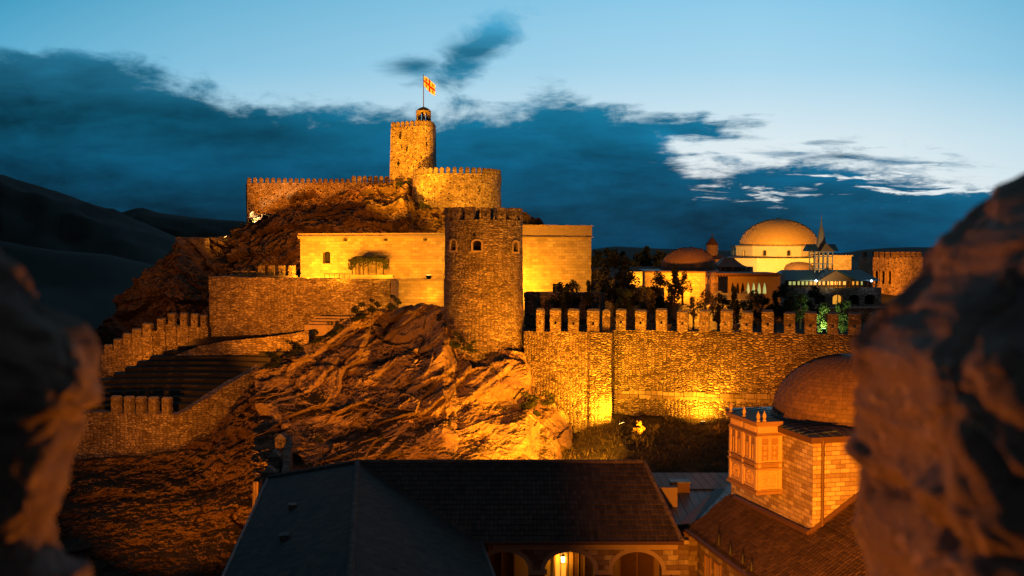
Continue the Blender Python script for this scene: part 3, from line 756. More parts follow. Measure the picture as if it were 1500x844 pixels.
# ------------------------------------------------------------------ ground and far hills
def smooth(a, b, x):
    t = min(max((x-a)/(b-a), 0), 1); return t*t*(3-2*t)
def gz(x, y):
    near = 11.0 + 5.0*smooth(-6, 2, x)*smooth(20, 45, y)
    town = 22.9 + 3.4*smooth(134, 165, y) + 1.2*smooth(165, 220, y)
    leftv = 11 - 22*smooth(90, 300, y)
    k = smooth(-14, 0, x - max(0, y-130)*0.0)
    z = near + (town - near)*smooth(77.5, 79.0, y)*k + (leftv - near)*smooth(90, 300, y)*(1-k)
    far = smooth(350, 900, y); z = z*(1-far) + (-8)*far
    return z
bm = bmesh.new(); rows = []
rad = [0.5] + [3*1.062**i for i in range(138)]
for r in rad:
    row = []
    for i in range(121):
        a = radians(-180 + 3*i); x = r*sin(a); y = r*cos(a); row.append(bm.verts.new((x, y, gz(x, y) - 0.6)))
    rows.append(row)
for j in range(len(rows)-1):
    for i in range(120): bm.faces.new([rows[j][i], rows[j+1][i], rows[j+1][i+1], rows[j][i+1]])
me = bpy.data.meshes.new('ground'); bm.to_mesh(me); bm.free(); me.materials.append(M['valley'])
struct_ground = bpy.data.objects.new('ground', me); COL.objects.link(struct_ground); struct(struct_ground)

def range_mesh(name, pts, Y, depth, px0, px1, n, amp, seed, mat='hill', base=-12):
    """hill range: real slopes rising from the valley to a crest, then falling behind"""
    bm = bmesh.new(); rows = []; m = 22
    for j in range(m+1):
        t = j/m; row = []
        for i in range(n+1):
            px = px0 + (px1-px0)*i/n
            top = P(px, interp(pts, px), Y)
            hfrac = smooth(0, .62, t) if t < .62 else 1 - smooth(.62, 1, t)
            y = Y + (t-.62)*depth; x = top.x * (y/Y)
            q = Vector((x/400, y/400, seed))
            ridge_ = noise.ridged_multi_fractal(q*1.7, .9, 2.1, 6, 1.0, 2.0) - 1.0
            H = (top.z - base)
            z = base + H*hfrac + H*amp*ridge_*(4*hfrac*(1-hfrac) + .10)
            row.append(bm.verts.new((x, y, z)))
        rows.append(row)
    for j in range(m):
        for i in range(n): bm.faces.new([rows[j][i], rows[j][i+1], rows[j+1][i+1], rows[j+1][i]])
    me = bpy.data.meshes.new(name); bm.to_mesh(me); bm.free(); me.materials.append(M[mat])
    for f in me.polygons: f.use_smooth = True
    o = bpy.data.objects.new(name, me); COL.objects.link(o); return struct(o)
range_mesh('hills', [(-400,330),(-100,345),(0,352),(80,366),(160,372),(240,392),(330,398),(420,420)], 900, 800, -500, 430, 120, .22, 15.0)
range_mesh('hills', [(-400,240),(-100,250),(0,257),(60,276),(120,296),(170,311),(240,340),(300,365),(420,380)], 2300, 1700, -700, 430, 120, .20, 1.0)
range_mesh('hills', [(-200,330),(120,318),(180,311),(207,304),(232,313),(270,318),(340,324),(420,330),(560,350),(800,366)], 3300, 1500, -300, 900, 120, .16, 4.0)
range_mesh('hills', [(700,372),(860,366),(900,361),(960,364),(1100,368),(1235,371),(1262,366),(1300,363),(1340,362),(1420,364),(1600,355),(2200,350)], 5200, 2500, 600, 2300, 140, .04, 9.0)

# ------------------------------------------------------------------ rock and slopes
smoothn = lambda t: min(max(t*1.6+.4, 0), 1)
def oc_disp(p):
    k = smooth(16.8, 20.5, p.z); k = 1 - (1-k)*smooth(-4, 1, p.x)
    w = p + noise.noise_vector(p*.15)*1.2 + noise.noise_vector(p*1.1)*.10 + noise.noise_vector(p*3.5)*.05
    a = radians(40); u = -w.x*sin(a)*1.0 + w.z*cos(a) + .25*w.y; v = w.x*cos(a) + w.z*sin(a)
    def saw(t, e=.16):
        f = t - math.floor(t); s_ = 1 - f if f > e else (1-e)*smooth(0, e, f)
        return s_ - .5, noise.noise(Vector((math.floor(t)*7.31, v*.16, 2.0)))
    s1, r1 = saw(u/2.9 + .35*noise.noise(Vector((v*.25, 1, 0)))); s2, r2 = saw(u/1.05 + .5*noise.noise(Vector((v*.4, 7, 0)))); s3, r3 = saw(u/.42 + .4*noise.noise(Vector((v*.8, 3, 0))))
    m2 = smoothn(noise.noise(w*.3 + Vector((8, 2, 1)))*1.4 + .1); m3 = smoothn(noise.noise(w*.45 + Vector((1, 9, 5)))*1.6)
    h = crag(p, 0.20, 0.52, 1.4, (1.15*(.6+.4*k), 0.62*(.35+.65*k), 0.14*(.3+.7*k)), strata=radians(38), seed=2.0)*1.12 + s1*(.28+.6*r1) + s2*(.04+.20*r2)*(.05+m2)
    h += noise.fractal(w*.24 + Vector((4, 4, 4)), .8, 2.0, 3)*.5
    return h
oc_top = [(372,545),(388,532),(400,524),(440,506),(478,488),(500,478),(515,466),(535,455),(560,449),(580,446),(600,443),(650,447),(660,480),(672,508),(690,514),(730,512),(770,515),(776,528),(790,575),(806,586),(820,596),(834,612),(838,632)]
oc_bot = [(372,706),(430,706),(700,706),(745,704),(790,692),(815,682),(838,668)]
cliff('rock_outcrop', M['outcrop'], 372, 838, lambda x: interp(oc_top, x), lambda x: interp(oc_bot, x),
      lambda x: interp([(372,72.5),(440,76),(500,79),(560,80),(620,78.4),(690,73.8),(770,73.4),(800,72.8),(838,73.2)], x),
      lambda x: interp([(372,60),(420,61.5),(560,62),(700,61.5),(770,63.5),(815,67),(838,70.5)], x),
      430, 240, oc_disp, prof=lambda t: t**0.85 if t < 1 else 1, back=8, backstep=0.5)
rv_top = [(30,700),(60,686),(112,676),(200,670),(256,664),(300,642),(335,606),(360,575),(385,548),(400,530),(425,516),(470,500)]
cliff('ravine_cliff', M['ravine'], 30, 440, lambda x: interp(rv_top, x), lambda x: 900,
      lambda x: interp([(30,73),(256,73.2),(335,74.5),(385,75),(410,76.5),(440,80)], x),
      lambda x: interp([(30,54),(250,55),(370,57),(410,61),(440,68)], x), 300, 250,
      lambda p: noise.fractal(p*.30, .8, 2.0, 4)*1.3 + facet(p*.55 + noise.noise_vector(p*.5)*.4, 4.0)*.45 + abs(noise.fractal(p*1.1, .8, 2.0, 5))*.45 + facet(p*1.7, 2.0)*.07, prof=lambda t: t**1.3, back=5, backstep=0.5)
hl_top = [(135,482),(160,458),(200,424),(230,392),(255,362),(262,350),(290,349),(322,349),(332,344),(345,336),(364,325),(391,306),(432,288),(494,281),(516,274),(568,269),(595,265),(612,290),(630,303),(648,306),(700,306),(770,306),(800,330),(860,372)]
cliff('citadel_hill', M['hillrock'], 135, 860, lambda x: interp(hl_top, x), lambda x: interp([(135,545),(300,500),(440,432),(860,432)], x),
      lambda x: interp([(135,112),(260,122),(330,133),(364,137),(430,140),(575,143),(625,134),(700,133),(860,140)], x),
      lambda x: interp([(135,103),(300,103),(440,103),(860,104)], x), 420, 170,
      lambda p: crag(p, 0.17, 0.42, 1.1, (2.4, 1.5, 0.55), seed=11.0)*0.9, prof=lambda t: t**1.1, back=10, backstep=1.2)
sl_top = [(90,610),(130,585),(160,556),(210,530),(285,498),(306,494),(400,490),(440,482),(500,477),(580,470)]
cliff('terrace_slope', M['slope'], 90, 580, lambda x: interp(sl_top, x), lambda x: 618,
      lambda x: interp([(90,90),(285,92.5),(330,94.2),(580,94.2)], x), lambda x: 77.5, 160, 80,
      lambda p: crag(p, 0.3, 0.8, 2.0, (0.35, 0.2, 0.08), seed=3.0)*0.6, back=2, backstep=0.5)
# grassy bank below the curtain wall
def bank(x, y):
    z = 16.4 + (y-55)*0.060 + min(0, (x-7.4)*0.38) + 0.22*noise.fractal(Vector((x*.5, y*.5, 3)), .8, 2, 4)
    return z
bm = bmesh.new(); rows = []
for j in range(100):
    row = []
    for i in range(180):
        x = -2 + i*0.21; y = 50 + j*0.28; row.append(bm.verts.new((x, y, bank(x, y))))
    rows.append(row)
for j in range(99):
    for i in range(179): bm.faces.new([rows[j][i], rows[j][i+1], rows[j+1][i+1], rows[j+1][i]])
me = bpy.data.meshes.new('grass_bank'); bm.to_mesh(me); bm.free(); me.materials.append(M['grass'])
o = bpy.data.objects.new('grass_bank', me); COL.objects.link(o); struct(o)
rnd = random.Random(5); bm = bmesh.new()
for k in range(9000):
    x = rnd.uniform(0, 24); y = rnd.uniform(58, 74)
    dns = noise.noise(Vector((x*.6, y*.6, 0)))
    if dns < -0.1 and rnd.random() < .8: continue
    if min((x-7.95)**2+(y-71.6)**2, (x-13.9)**2+(y-72.2)**2) < 1.3: continue
    z = bank(x, y); h = rnd.uniform(.08, .34)*(1.3 if dns > .2 else .8); a = rnd.uniform(0, 6.28); w = rnd.uniform(.02, .05)
    dx_, dy_ = cos(a)*w, sin(a)*w; lx, ly = rnd.gauss(0, .1), rnd.gauss(0, .1)
    bm.faces.new([bm.verts.new((x-dx_, y-dy_, z-.02)), bm.verts.new((x+dx_, y+dy_, z-.02)), bm.verts.new((x+lx, y+ly, z+h))])
me = bpy.data.meshes.new('grass'); bm.to_mesh(me); bm.free(); me.materials.append(M['dry'])
o = bpy.data.objects.new('grass', me); COL.objects.link(o); o['kind'] = 'stuff'; tag(o, 'dry grass blades on the bank below the curtain wall', 'grass')

# ------------------------------------------------------------------ curtain wall with its corner bastion
ZT = 24.1
cw = thing('curtain_wall', 'long floodlit rubble wall with capped merlons, right of the round tower', 'wall', (7.4, 74, 17))
A0 = (0.9, 74.6); A1 = (7.35, 73.4); A2 = (7.5, 76.0); A3 = (23.5, 71.6); A4 = (40, 67)
mb = MB(); mb.wall(A0, A1, 13, ZT, 2.2); mb.rough(0.5, 0.10, .7); mb.build('bastion_wall', M['bastion'], cw)
mb = MB(); mb.wall(A1, A2, 13, ZT, 1.6); mb.rough(0.5, 0.04, .7); mb.build('return_wall', M['curtain'], cw)
mb = MB(); mb.wall((7.2, 76.08), A4, 13, ZT, 1.6); mb.rough(0.5, 0.10, .7); mb.build('main_wall', M['curtain'], cw)
def online(A, B, t): return (A[0]+(B[0]-A[0])*t, A[1]+(B[1]-A[1])*t)
mb = MB(); d = Vector((A4[0]-7.2, A4[1]-76.08)).normalized(); nn = Vector((d.y, -d.x))
s = 0.3; rnd = random.Random(3)
while s < 30:
    w = rnd.uniform(.55, 1.05); c = Vector((7.2, 76.08)) + d*(s+w/2) + nn*0.02; hh = rnd.uniform(.5, .62)
    mb.obox((c.x, c.y, 18.95+rnd.uniform(-.04,.04)), w-.05, .08+rnd.uniform(0,.06), hh, atan2(d.y, d.x)); s += w
mb.rough(0.35, 0.03, 2); mb.build('base_course', M['course'], cw)
def px_on(A, B, px):
    # point of line A-B seen at column px
    k = (px-750)/F*cos(PITCH)  # x/y within 0.1 %
    k = (px-750)/F
    t = (k*A[1]-A[0])/((B[0]-A[0]) - k*(B[1]-A[1])); return online(A, B, t)
k = 0
for px, w in ((791,12),(813.5,17),(840,17),(869,19)):
    p = px_on(A0, A1, px); put_merlon(cw, (p[0], p[1], ZT-.02), atan2(A1[1]-A0[1], A1[0]-A0[0]), (w/17.2*1.0, 1, 1.03), k=k); k += 1
put_merlon(cw, (A1[0]-.02, 74.4, ZT-.02), pi/2-.1, (.9, 1, 1.0), k=k)
for px in (909.5, 938.5, 969.5, 1000.5, 1032, 1064, 1094.5, 1125.5, 1157.5, 1188, 1221, 1253, 1286, 1320):
    p = px_on((7.2,76.08), A4, px); k += 1
    put_merlon(cw, (p[0], p[1], ZT-.02), atan2(d.y, d.x), (random.uniform(.93,1.06), 1, random.uniform(.93,1.05)), k=k)

# ------------------------------------------------------------------ front round tower
TC = P(708.5, 400, 76.6); tx, ty = TC.x, TC.y; zt_ = P(708, 322, 73.6).z
tw = thing('round_tower', 'dark stone round tower with three arched windows, standing on the rock outcrop', 'tower', (tx, ty, 21))
mb = MB(); prof = [(0.0, 17.5), (3.18, 17.5)] + [(3.18 - .20*smooth(20, 30, z), z) for z in [18+.3*i for i in range(int((zt_-18)/.3))]] + [(3.0, zt_), (2.3, zt_), (2.3, zt_-1.2), (0.0, zt_-1.2)]
mb.lathe(tx, ty, prof, 96)
bmesh.ops.remove_doubles(mb.bm, verts=mb.bm.verts, dist=1e-4)
for v in mb.bm.verts: v.co += noise.noise_vector(v.co*1.1)*.05 + noise.noise_vector(v.co*3.3)*.03
tower = mb.build('tower_wall', M['tower'], tw)
Zv = Vector((0, 0, 1)); cuts = []; wins = []
for px, py, w, h in ((699, 367, .62, .75), (664.5, 367, .60, .80), (755, 369, .62, .80)):
    # find the angle of the wall seen at this column
    best = min((abs((tx+3.0*cos(a))/(ty+3.0*sin(a)) - (px-750)/F), a) for a in [radians(x*.25) for x in range(-720, 0)])[1]
    N_ = Vector((cos(best), sin(best), 0)); U_ = Vector((-N_.y, N_.x, 0))
    c = Vector((tx, ty, 0)) + N_*3.0; c.z = P(px, py, c.y).z
    cuts.append(archcut(c, U_, Zv, N_, w, h*.75, .16, -.75, .5)); wins.append((c, U_, N_, w, h))
cuts.append(archcut(Vector((tx-.6, ty-2.95, zt_-1.25)), Vector((1,0,0)), Zv, Vector((0,-1,0)), .16, .28, .02, -.5, .5))
cut(tower, cuts)
for c, U_, N_, w, h in wins:
    mb = MB(); archring(mb, c + N_*.0, U_, Zv, N_, w, h*.75, .16, .14, .05); slab(mb, c, U_, Zv, N_, -w/2-.14, w/2+.14, -.14, 0, .07)
    f = mb.build('window', M['trim'], tw)
    mb = MB(); slab(mb, c - N_*.55, U_, Zv, N_, -w/2-.05, w/2+.05, -.05, h, .03); mb.build('pane', M['dark'], f)  # near-black sheet put behind the opening for the tower's dark inside
for i in range(15):
    a = radians(-90) + 2*pi*i/15 + .08
    if sin(a) > .55: pass
    put_merlon(tw, (tx+2.98*cos(a), ty+2.98*sin(a), zt_-.03), a+pi/2, (.88, .9, .62+.05*random.random()), k=i, caps=False)

# ------------------------------------------------------------------ citadel
cz = lambda px, py, Y: P(px, py, Y).z
KL = P(362, 270, 139); KR = P(572, 273, 147)
cc = thing('citadel_wall', 'long crenellated citadel wall on the hill crest, left of the keep', 'wall', (KL.x, KL.y, 34))
mb = MB(); mb.wall((KL.x, KL.y), (KR.x, KR.y), 30, KL.z+.15, 1.2, KR.z+.55); mb.rough(1.0, .10, .5); mb.build('wall_body', M['citadel'], cc)
# side return on the left
mb = MB(); mb.wall((KL.x+1.0, KL.y+9), (KL.x, KL.y), 30, KL.z+.1, 1.0); mb.rough(1.0, .10, .5); mb.build('side_wall', M['citadel'], cc)
L = Vector((KR.x-KL.x, KR.y-KL.y)); n = 25
for i in range(n):
    t = (i+.35)/n; zz = KL.z+.1 + (.35)*t; 
    if t > .72: zz += .25
    put_merlon(cc, (KL.x+L.x*t, KL.y+L.y*t, zz), atan2(L.y, L.x), (.86*(1 + (.1 if t > .72 else 0)), 1, .80+(.18 if t > .72 else 0)), meshes=RND, caps=False)
kp = thing('keep_tower', 'tall floodlit square keep with rounded corner on the hilltop', 'tower', (P(603,262,147).x, 147, 39))
a = P(569.5, 262, 146.0); b = P(613, 262, 143.5); c3 = P(637, 262, 146.5)
zk = cz(605, 186, 145)
poly = [(a.x, a.y), (b.x, b.y)]
# round corner
for i in range(1, 9):
    t = i/8; ang = radians(-95 + 105*t); poly.append((c3.x - 2.4 + 2.4*cos(ang), b.y + 2.6 + 2.7*sin(ang)))
poly += [(c3.x, 150.5), (a.x+.4, 152)]
cx_ = sum(p[0] for p in poly)/len(poly); cy_ = sum(p[1] for p in poly)/len(poly)
top = [(cx_+(p[0]-cx_)*.93, cy_+(p[1]-cy_)*.93) for p in poly]
mb = MB(); mb.prism(poly, 38, zk, top=top); mb.rough(.9, .09, .6); kbody = mb.build('tower_wall', M['citadel'], kp)
for px, py in ((586, 203), (596, 222), (583, 243), (625, 215)):
    mb = MB()
    q = P(px, py, 144.4)
    mb.obox((q.x, q.y, q.z), .15, 1.2, .6, 0)
    mb.build('arrow_slit_dark_depth', M['dark'], kp)  # near-black block set into the wall for the slit's dark depth
for e in range(len(top)):
    p, q = Vector(top[e]), Vector(top[(e+1) % len(top)]); LL = (q-p).length
    m_ = max(1, round(LL/.86)) if LL > .7 else 1
    for i in range(m_):
        t = (i+.5)/m_; w = p + (q-p)*t; put_merlon(kp, (w.x, w.y, zk-.03), atan2((q-p).y, (q-p).x), (.84, .8, .82), meshes=RND, caps=False)
# open lantern turret on the keep
tc_ = P(620.5, 182, 147); r = 1.05; z0 = zk; z1 = cz(620, 165, 147)
lt = MB()
for i in range(8):
    a_ = 2*pi*i/8 + .2; lt.obox((tc_.x+r*.86*cos(a_), tc_.y+r*.86*sin(a_), z0-.5), .28, .34, z1-z0+.5, a_+pi/2)
lt.lathe(tc_.x, tc_.y, [(r*.7, z0-.5), (r, z0-.5), (r, z0+.35), (r*.7, z0+.35)], 16)
lt.lathe(tc_.x, tc_.y, [(r*.6, z1-.05), (r*1.05, z1-.05), (r*1.08, z1+.2), (0, z1+.2)], 16)
tur = lt.build('turret', M['citadel'], kp)
mb = MB(); mb.lathe(tc_.x, tc_.y, [(r*.98, z1+.16), (r*.92, z1+.35), (r*.6, z1+.62), (r*.25, z1+.78), (0, z1+.82)], 20); mb.build('turret_cap', M['iron'], tur, smooth=True)
fpz = cz(621, 110, 147)
fp = thing('flagpole', 'slender flagpole with red cross flag on top of the keep turret', 'flagpole', (tc_.x, tc_.y, z1+.8))
mb = MB(); mb.tube([(tc_.x, tc_.y, z1+.75), (tc_.x, tc_.y, fpz)], [.07, .045], 8); mb.lathe(tc_.x, tc_.y, [(0, fpz-.05), (.09, fpz+.03), (0, fpz+.12)], 8); mb.build('pole', M['gutter'], fp)
mb = MB(); nu, nv = 60, 40; FW, FH = 2.3, 1.55
def fpt(u, v):
    x = u*FW*.72; z = -v*FH - u*1.15 + .10*sin(u*5 + v*2); y = .16*sin(u*7 + v*2.5)*u
    return Vector((tc_.x + .06 + x, tc_.y + y, fpz - .15 + z - .25*u*v))
for i in range(nu):
    for j in range(nv):
        u, v = (i+.5)/nu, (j+.5)/nv
        red = abs(u-.5) < .065 or abs(v-.5) < .10
        for cu, cv_ in ((.22, .24), (.78, .24), (.22, .76), (.78, .76)):
            du_, dv_ = abs(u-cu)*1.5, abs(v-cv_)
            if (du_ < .035 and dv_ < .12) or (dv_ < .035 and du_ < .12) or ((du_ < .055 and .09 < dv_ < .13) or (dv_ < .055 and .09 < du_ < .13)): red = True
        mb.f([fpt(i/nu, (j+1)/nv), fpt((i+1)/nu, (j+1)/nv), fpt((i+1)/nu, j/nv), fpt(i/nu, j/nv)], mi=1 if red else 0)
fl = mb.build('flag', [M['fwhite'], M['fred']], fp, smooth=True)
# round bastion right of the keep
bc = P(669.5, 270, 139.5); br = 129/2/F*139.5; zb_ = cz(670, 254, 133.5)
bs = thing('round_bastion', 'broad floodlit bastion with two slits and rounded merlons, right of the keep', 'bastion', (bc.x, bc.y, 34))
mb = MB(); mb.lathe(bc.x, bc.y, [(0, 32), (br*1.02, 32)] + [(br*(1.02-.02*i/12), 32+(zb_-32)*i/12) for i in range(1, 13)] + [(br-.6, zb_), (br-.6, zb_-.8), (0, zb_-.8)], 72)
bmesh.ops.remove_doubles(mb.bm, verts=mb.bm.verts, dist=1e-4)
for v in mb.bm.verts: v.co += noise.noise_vector(v.co*.6)*.12 + noise.noise_vector(v.co*2)*.05
bb = mb.build('bastion_wall', M['citadel'], bs)
cs = []; slits = []
for px, py in ((703, 276), (720, 278)):
    a_ = min((abs((bc.x+br*cos(a))/(bc.y+br*sin(a)) - (px-750)/F), a) for a in [radians(x*.25) for x in range(-720, 0)])[1]
    N_ = Vector((cos(a_), sin(a_), 0)); U_ = Vector((-N_.y, N_.x, 0)); c = Vector((bc.x, bc.y, 0)) + N_*br; c.z = P(px, py+5, c.y).z
    cs.append(archcut(c, U_, Zv, N_, .36, .75, .06, -.6, .5)); slits.append((c, U_, N_))
cut(bb, cs)
for c, U_, N_ in slits:
    mb = MB(); slab(mb, c-N_*.5, U_, Zv, N_, -.3, .3, -.1, .95, .03); mb.build('arrow_slit_dark_depth', M['dark'], bs)  # near-black sheet stands for the dark depth of the slit
for i in range(44):
    a_ = 2*pi*i/44
    put_merlon(bs, (bc.x+(br-.02)*cos(a_), bc.y+(br-.02)*sin(a_), zb_-.03), a_+pi/2, (.86, .9, .84), meshes=RND, caps=False)
# narrow link wall between keep and bastion
mb = MB(); la = P(606, 270, 141); lb = P(640, 262, 138); mb.wall((la.x, la.y), (lb.x, lb.y), 33, zb_-.05, 1.0); mb.rough(.8, .08, .6); mb.build('link_wall', M['citadel'], bs)

# ------------------------------------------------------------------ terrace in front of the citadel: retaining wall, yellow houses
RA = P(306, 405, 95); RB = P(572, 411, 92)
rw = thing('retaining_wall', 'tall rough retaining wall with seven merlons, below the yellow house', 'wall', (RA.x, RA.y, 22))
mb = MB(); mb.wall((RA.x, RA.y), (RB.x, RB.y), 17, RA.z, 3.0, RB.z); mb.rough(.6, .10, .7); mb.build('wall_body', M['retain'], rw)
mb = MB(); mb.wall((RA.x+.25, RA.y+12), (RA.x+.02, RA.y+.1), 17, RA.z-.02, 1.0); mb.rough(.8, .07, .7); mb.build('side_wall', M['retain'], rw)
dr = Vector((RB.x-RA.x, RB.y-RA.y)); rz = atan2(dr.y, dr.x)
for px in (345, 358, 370): 
    p = P(px, 405, 96.5); put_merlon(rw, (p.x, p.y, RA.z-.05), rz, (.75, .8, .36), k=px, caps=False)
for i, px in enumerate((382, 397, 412, 426.5)):
    p = P(px, 405, 96.2); put_merlon(rw, (p.x, p.y, RA.z-.05), rz, (.72, .8, .72), k=i, caps=False)
mb = MB(); mb.wall((P(374,404,96).x, 96), (P(434,404,96).x, 96), RA.z-1.5, RA.z+.06, .5); mb.build('merlon_plinth', M['pale'], rw)
# terrace pavement behind it
mb = MB(); t0 = P(306, 405, 95); mb.prism([(t0.x+.4, 96.5), (P(655,400,93).x, 93.5), (P(655,400,110).x, 110), (t0.x, 112)], 20, RA.z-.25); struct(mb.build('terrace_paving', M['town']))
bw0 = P(569.5, 411, 90.3); bw1 = P(650, 411, 89.5)
bw = thing('terrace_block', 'low bright floodlit wall block between retaining wall and round tower', 'wall', (bw0.x, bw0.y, 24))
mb = MB(); mb.prism([(bw0.x+.9, bw0.y), (bw1.x, bw1.y), (bw1.x, bw1.y+4), (bw0.x, bw0.y+4), (bw0.x, bw0.y+1.6)], 22, bw0.z)
mb.build('wall_body', M['ash'], bw)
mb = MB(); mb.prism([(bw0.x+.8, bw0.y-.1), (bw1.x, bw1.y-.1), (bw1.x, bw1.y+.6), (bw0.x-.1, bw0.y+1.6)], bw0.z+.003, bw0.z+.14); mb.build('coping', M['trim'], bw)
# left yellow house
HA = P(440, 405, 99); HB = P(655, 405, 95.5); hz = cz(440, 345, 99)
hs = thing('yellow_house', 'long yellow floodlit ashlar house with cornice and one arched window', 'house', (HA.x, HA.y, RA.z-.3))
mb = MB(); mb.wall((HA.x, HA.y), (HB.x, HB.y), RA.z-.5, hz-.35, 9.0); hw = mb.build('wall', M['ash'], hs)
dh = Vector((HB.x-HA.x, HB.y-HA.y)); U_ = Vector((dh.x, dh.y, 0)).normalized(); N_ = Vector((U_.y, -U_.x, 0))
wp = px_on((HA.x, HA.y), (HB.x, HB.y), 478.5); wc = Vector((wp[0], wp[1], cz(478, 386, 98.5)))
cut(hw, [archcut(wc, U_, Zv, N_, .78, 1.02, .16, -.6, .5)])
mb = MB(); slab(mb, wc-N_*.5, U_, Zv, N_, -.5, .5, -.1, 1.4, .04); w = mb.build('window', M['dark'], hs)  # near-black sheet in place of the unlit room behind
mb = MB(); slab(mb, wc-N_*.44, U_, Zv, N_, -.02, .02, 0, 1.2, .04); slab(mb, wc-N_*.44, U_, Zv, N_, -.4, .4, .7, .74, .035); mb.build('glazing_bar', M['iron'], w)
mb = MB(); slab(mb, wc, U_, Zv, N_, -.5, .5, -.12, 0, .1); mb.build('sill', M['trim'], w)
mb = MB(); e = Vector((HA.x, HA.y, hz-.35)) - U_*.18
for (o_, z0_, z1_, ) in ((.18, 0, .14), (.26, .143, .30), (.14, .303, .55)):
    q = e + N_*o_; r_ = Vector((HB.x, HB.y, 0)) + N_*o_; mb.wall((q.x, q.y), (r_.x, r_.y), hz-.35+z0_, hz-.35+z1_, 9.0)
mb.build('cornice', M['trim'], hs)
for px in (507, 566, 624):
    q = px_on((HA.x, HA.y), (HB.x, HB.y), px); mb = MB(); slab(mb, Vector((q[0], q[1], hz-.55)), U_, Zv, N_, -.12, .12, 0, .14, .5); mb.build('water_spout', M['iron'], hs)
# small gnarled wall plant and pergola
pg = thing('pergola', 'vine covered timber pergola against the yellow house', 'pergola', P(541, 404, 96.5))
z0 = RA.z-.3; z1 = cz(540, 381, 96); xs = [P(x, 400, 96).x for x in (518, 529, 541, 553, 563)]
for yy_ in (95.2, 97.4):
    for x in xs:
        mb = MB(); mb.tube([(x, yy_, z0), (x, yy_, z1)], .06, 6); mb.build('post', M['wood'], pg)
mb = MB()
for i in range(10): mb.box(xs[0]-.2+i*.38, xs[0]-.12+i*.38, 94.9, 97.8, z1, z1+.1)
mb.box(xs[0]-.3, xs[-1]+.3, 95.15, 95.25, z1-.1, z1-.003); mb.build('rafters', M['wood'], pg)
bm = bmesh.new(); rnd = random.Random(8)
for k in range(2600):
    x = rnd.uniform(xs[0]-.35, xs[-1]+.45); t = rnd.random()
    if t < .55: y = rnd.uniform(94.9, 97.6); z = z1+.1+abs(rnd.gauss(0, .10))
    else: y = 94.95+rnd.gauss(0, .08); z = z1+.15-abs(rnd.gauss(0, .35))
    if x < xs[0] or x > xs[-1]: z = rnd.uniform(z1-.9, z1+.1)
    s_ = rnd.uniform(.08, .2); u = Vector((rnd.gauss(0,1), rnd.gauss(0,1), rnd.gauss(0,1))).normalized(); v = u.orthogonal().normalized(); p = Vector((x, y, z))
    bm.faces.new([bm.verts.new(p+u*s_*.5), bm.verts.new(p+v*s_*.35), bm.verts.new(p-u*s_*.5), bm.verts.new(p-v*s_*.35)])
for v in bm.verts: v.co -= wloc(pg)
me = bpy.data.meshes.new('vine'); bm.to_mesh(me); bm.free(); me.materials.append(M['leaf']); o = bpy.data.objects.new('vine', me); COL.objects.link(o); o.parent = pg
mb = MB(); q0 = P(437, 405, 94.4); q1 = P(575, 409, 93); mb.wall((P(500,404,94).x, 94), (P(576,404,93.4).x, 93.4), RA.z-.2, RA.z+.18, .4); tag(mb.build('low_wall', M['pale']), 'low pale kerb wall in front of the pergola', 'wall')
# thin railing on the edge
rl = thing('terrace_railing', 'thin iron railing along the top of the retaining wall', 'railing', P(475, 402, 94.6))
p0 = P(475, 401, 94.2); p1 = P(512, 401.5, 93.8); mb = MB(); mb.tube([p0, p1], .03, 6); mb.build('top_rail', M['iron'], rl)
for i in range(6):
    q = p0.lerp(p1, i/5); mb = MB(); mb.tube([q, q-Vector((0, 0, .45))], .025, 5); mb.build('post', M['iron'], rl)
# right yellow house
GA = P(735, 427, 92.0); GB = P(866, 427, 95.0); gz1 = cz(866, 330.5, 95); gz0 = cz(866, 430, 95)
gs = thing('museum_house', 'tall blank yellow stone house with parapet band and dark door, right of the round tower', 'house', (GB.x-3, GB.y, gz0))
mb = MB(); mb.wall((GA.x, GA.y), (GB.x, GB.y), gz0-3, gz1-1.18, 11.0); gw = mb.build('wall', M['ash'], gs)
dg = Vector((GB.x-GA.x, GB.y-GA.y)); U_ = Vector((dg.x, dg.y, 0)).normalized(); N_ = Vector((U_.y, -U_.x, 0))
mb = MB(); q = Vector((GA.x, GA.y, 0)) + N_*.04; r_ = Vector((GB.x, GB.y, 0)) + N_*.04 + U_*.04; mb.wall((q.x, q.y), (r_.x, r_.y), gz1-1.08, gz1-.08, 11.0); mb.build('parapet', M['trim'], gs)
mb = MB()
for z_, h_, o_ in ((gz1-1.18, .10, .14), (gz1-.08, .10, .14), ):
    q = Vector((GA.x, GA.y, 0)) + N_*o_; r_ = Vector((GB.x, GB.y, 0)) + N_*o_ + U_*o_; mb.wall((q.x, q.y), (r_.x, r_.y), z_+.003, z_+h_-.003, 11.1)
mb.build('string_course', M['trim'], gs)
mb = MB(); q = Vector((GA.x, GA.y, 0)) + N_*.05; r_ = Vector((GB.x, GB.y, 0)) + N_*.05; zz = cz(830, 406, 93); mb.wall((q.x, q.y), (r_.x, r_.y), zz, zz+.06, .2); mb.build('string_course', M['trim'], gs)
dp = px_on((GA.x, GA.y), (GB.x, GB.y), 817.5); dc = Vector((dp[0], dp[1], gz0-.3))
cut(gw, [archcut(dc, U_, Zv, N_, 1.08, 1.25, .03, -.5, .5)])
mb = MB(); slab(mb, dc-N_*.4, U_, Zv, N_, -.55, .55, 0, 1.3, .05); dd = mb.build('door', M['dark'], gs)
mb = MB(); slab(mb, dc-N_*.35, U_, Zv, N_, -.02, .02, 0, 1.25, .03); mb.build('door_joint', M['iron'], dd)

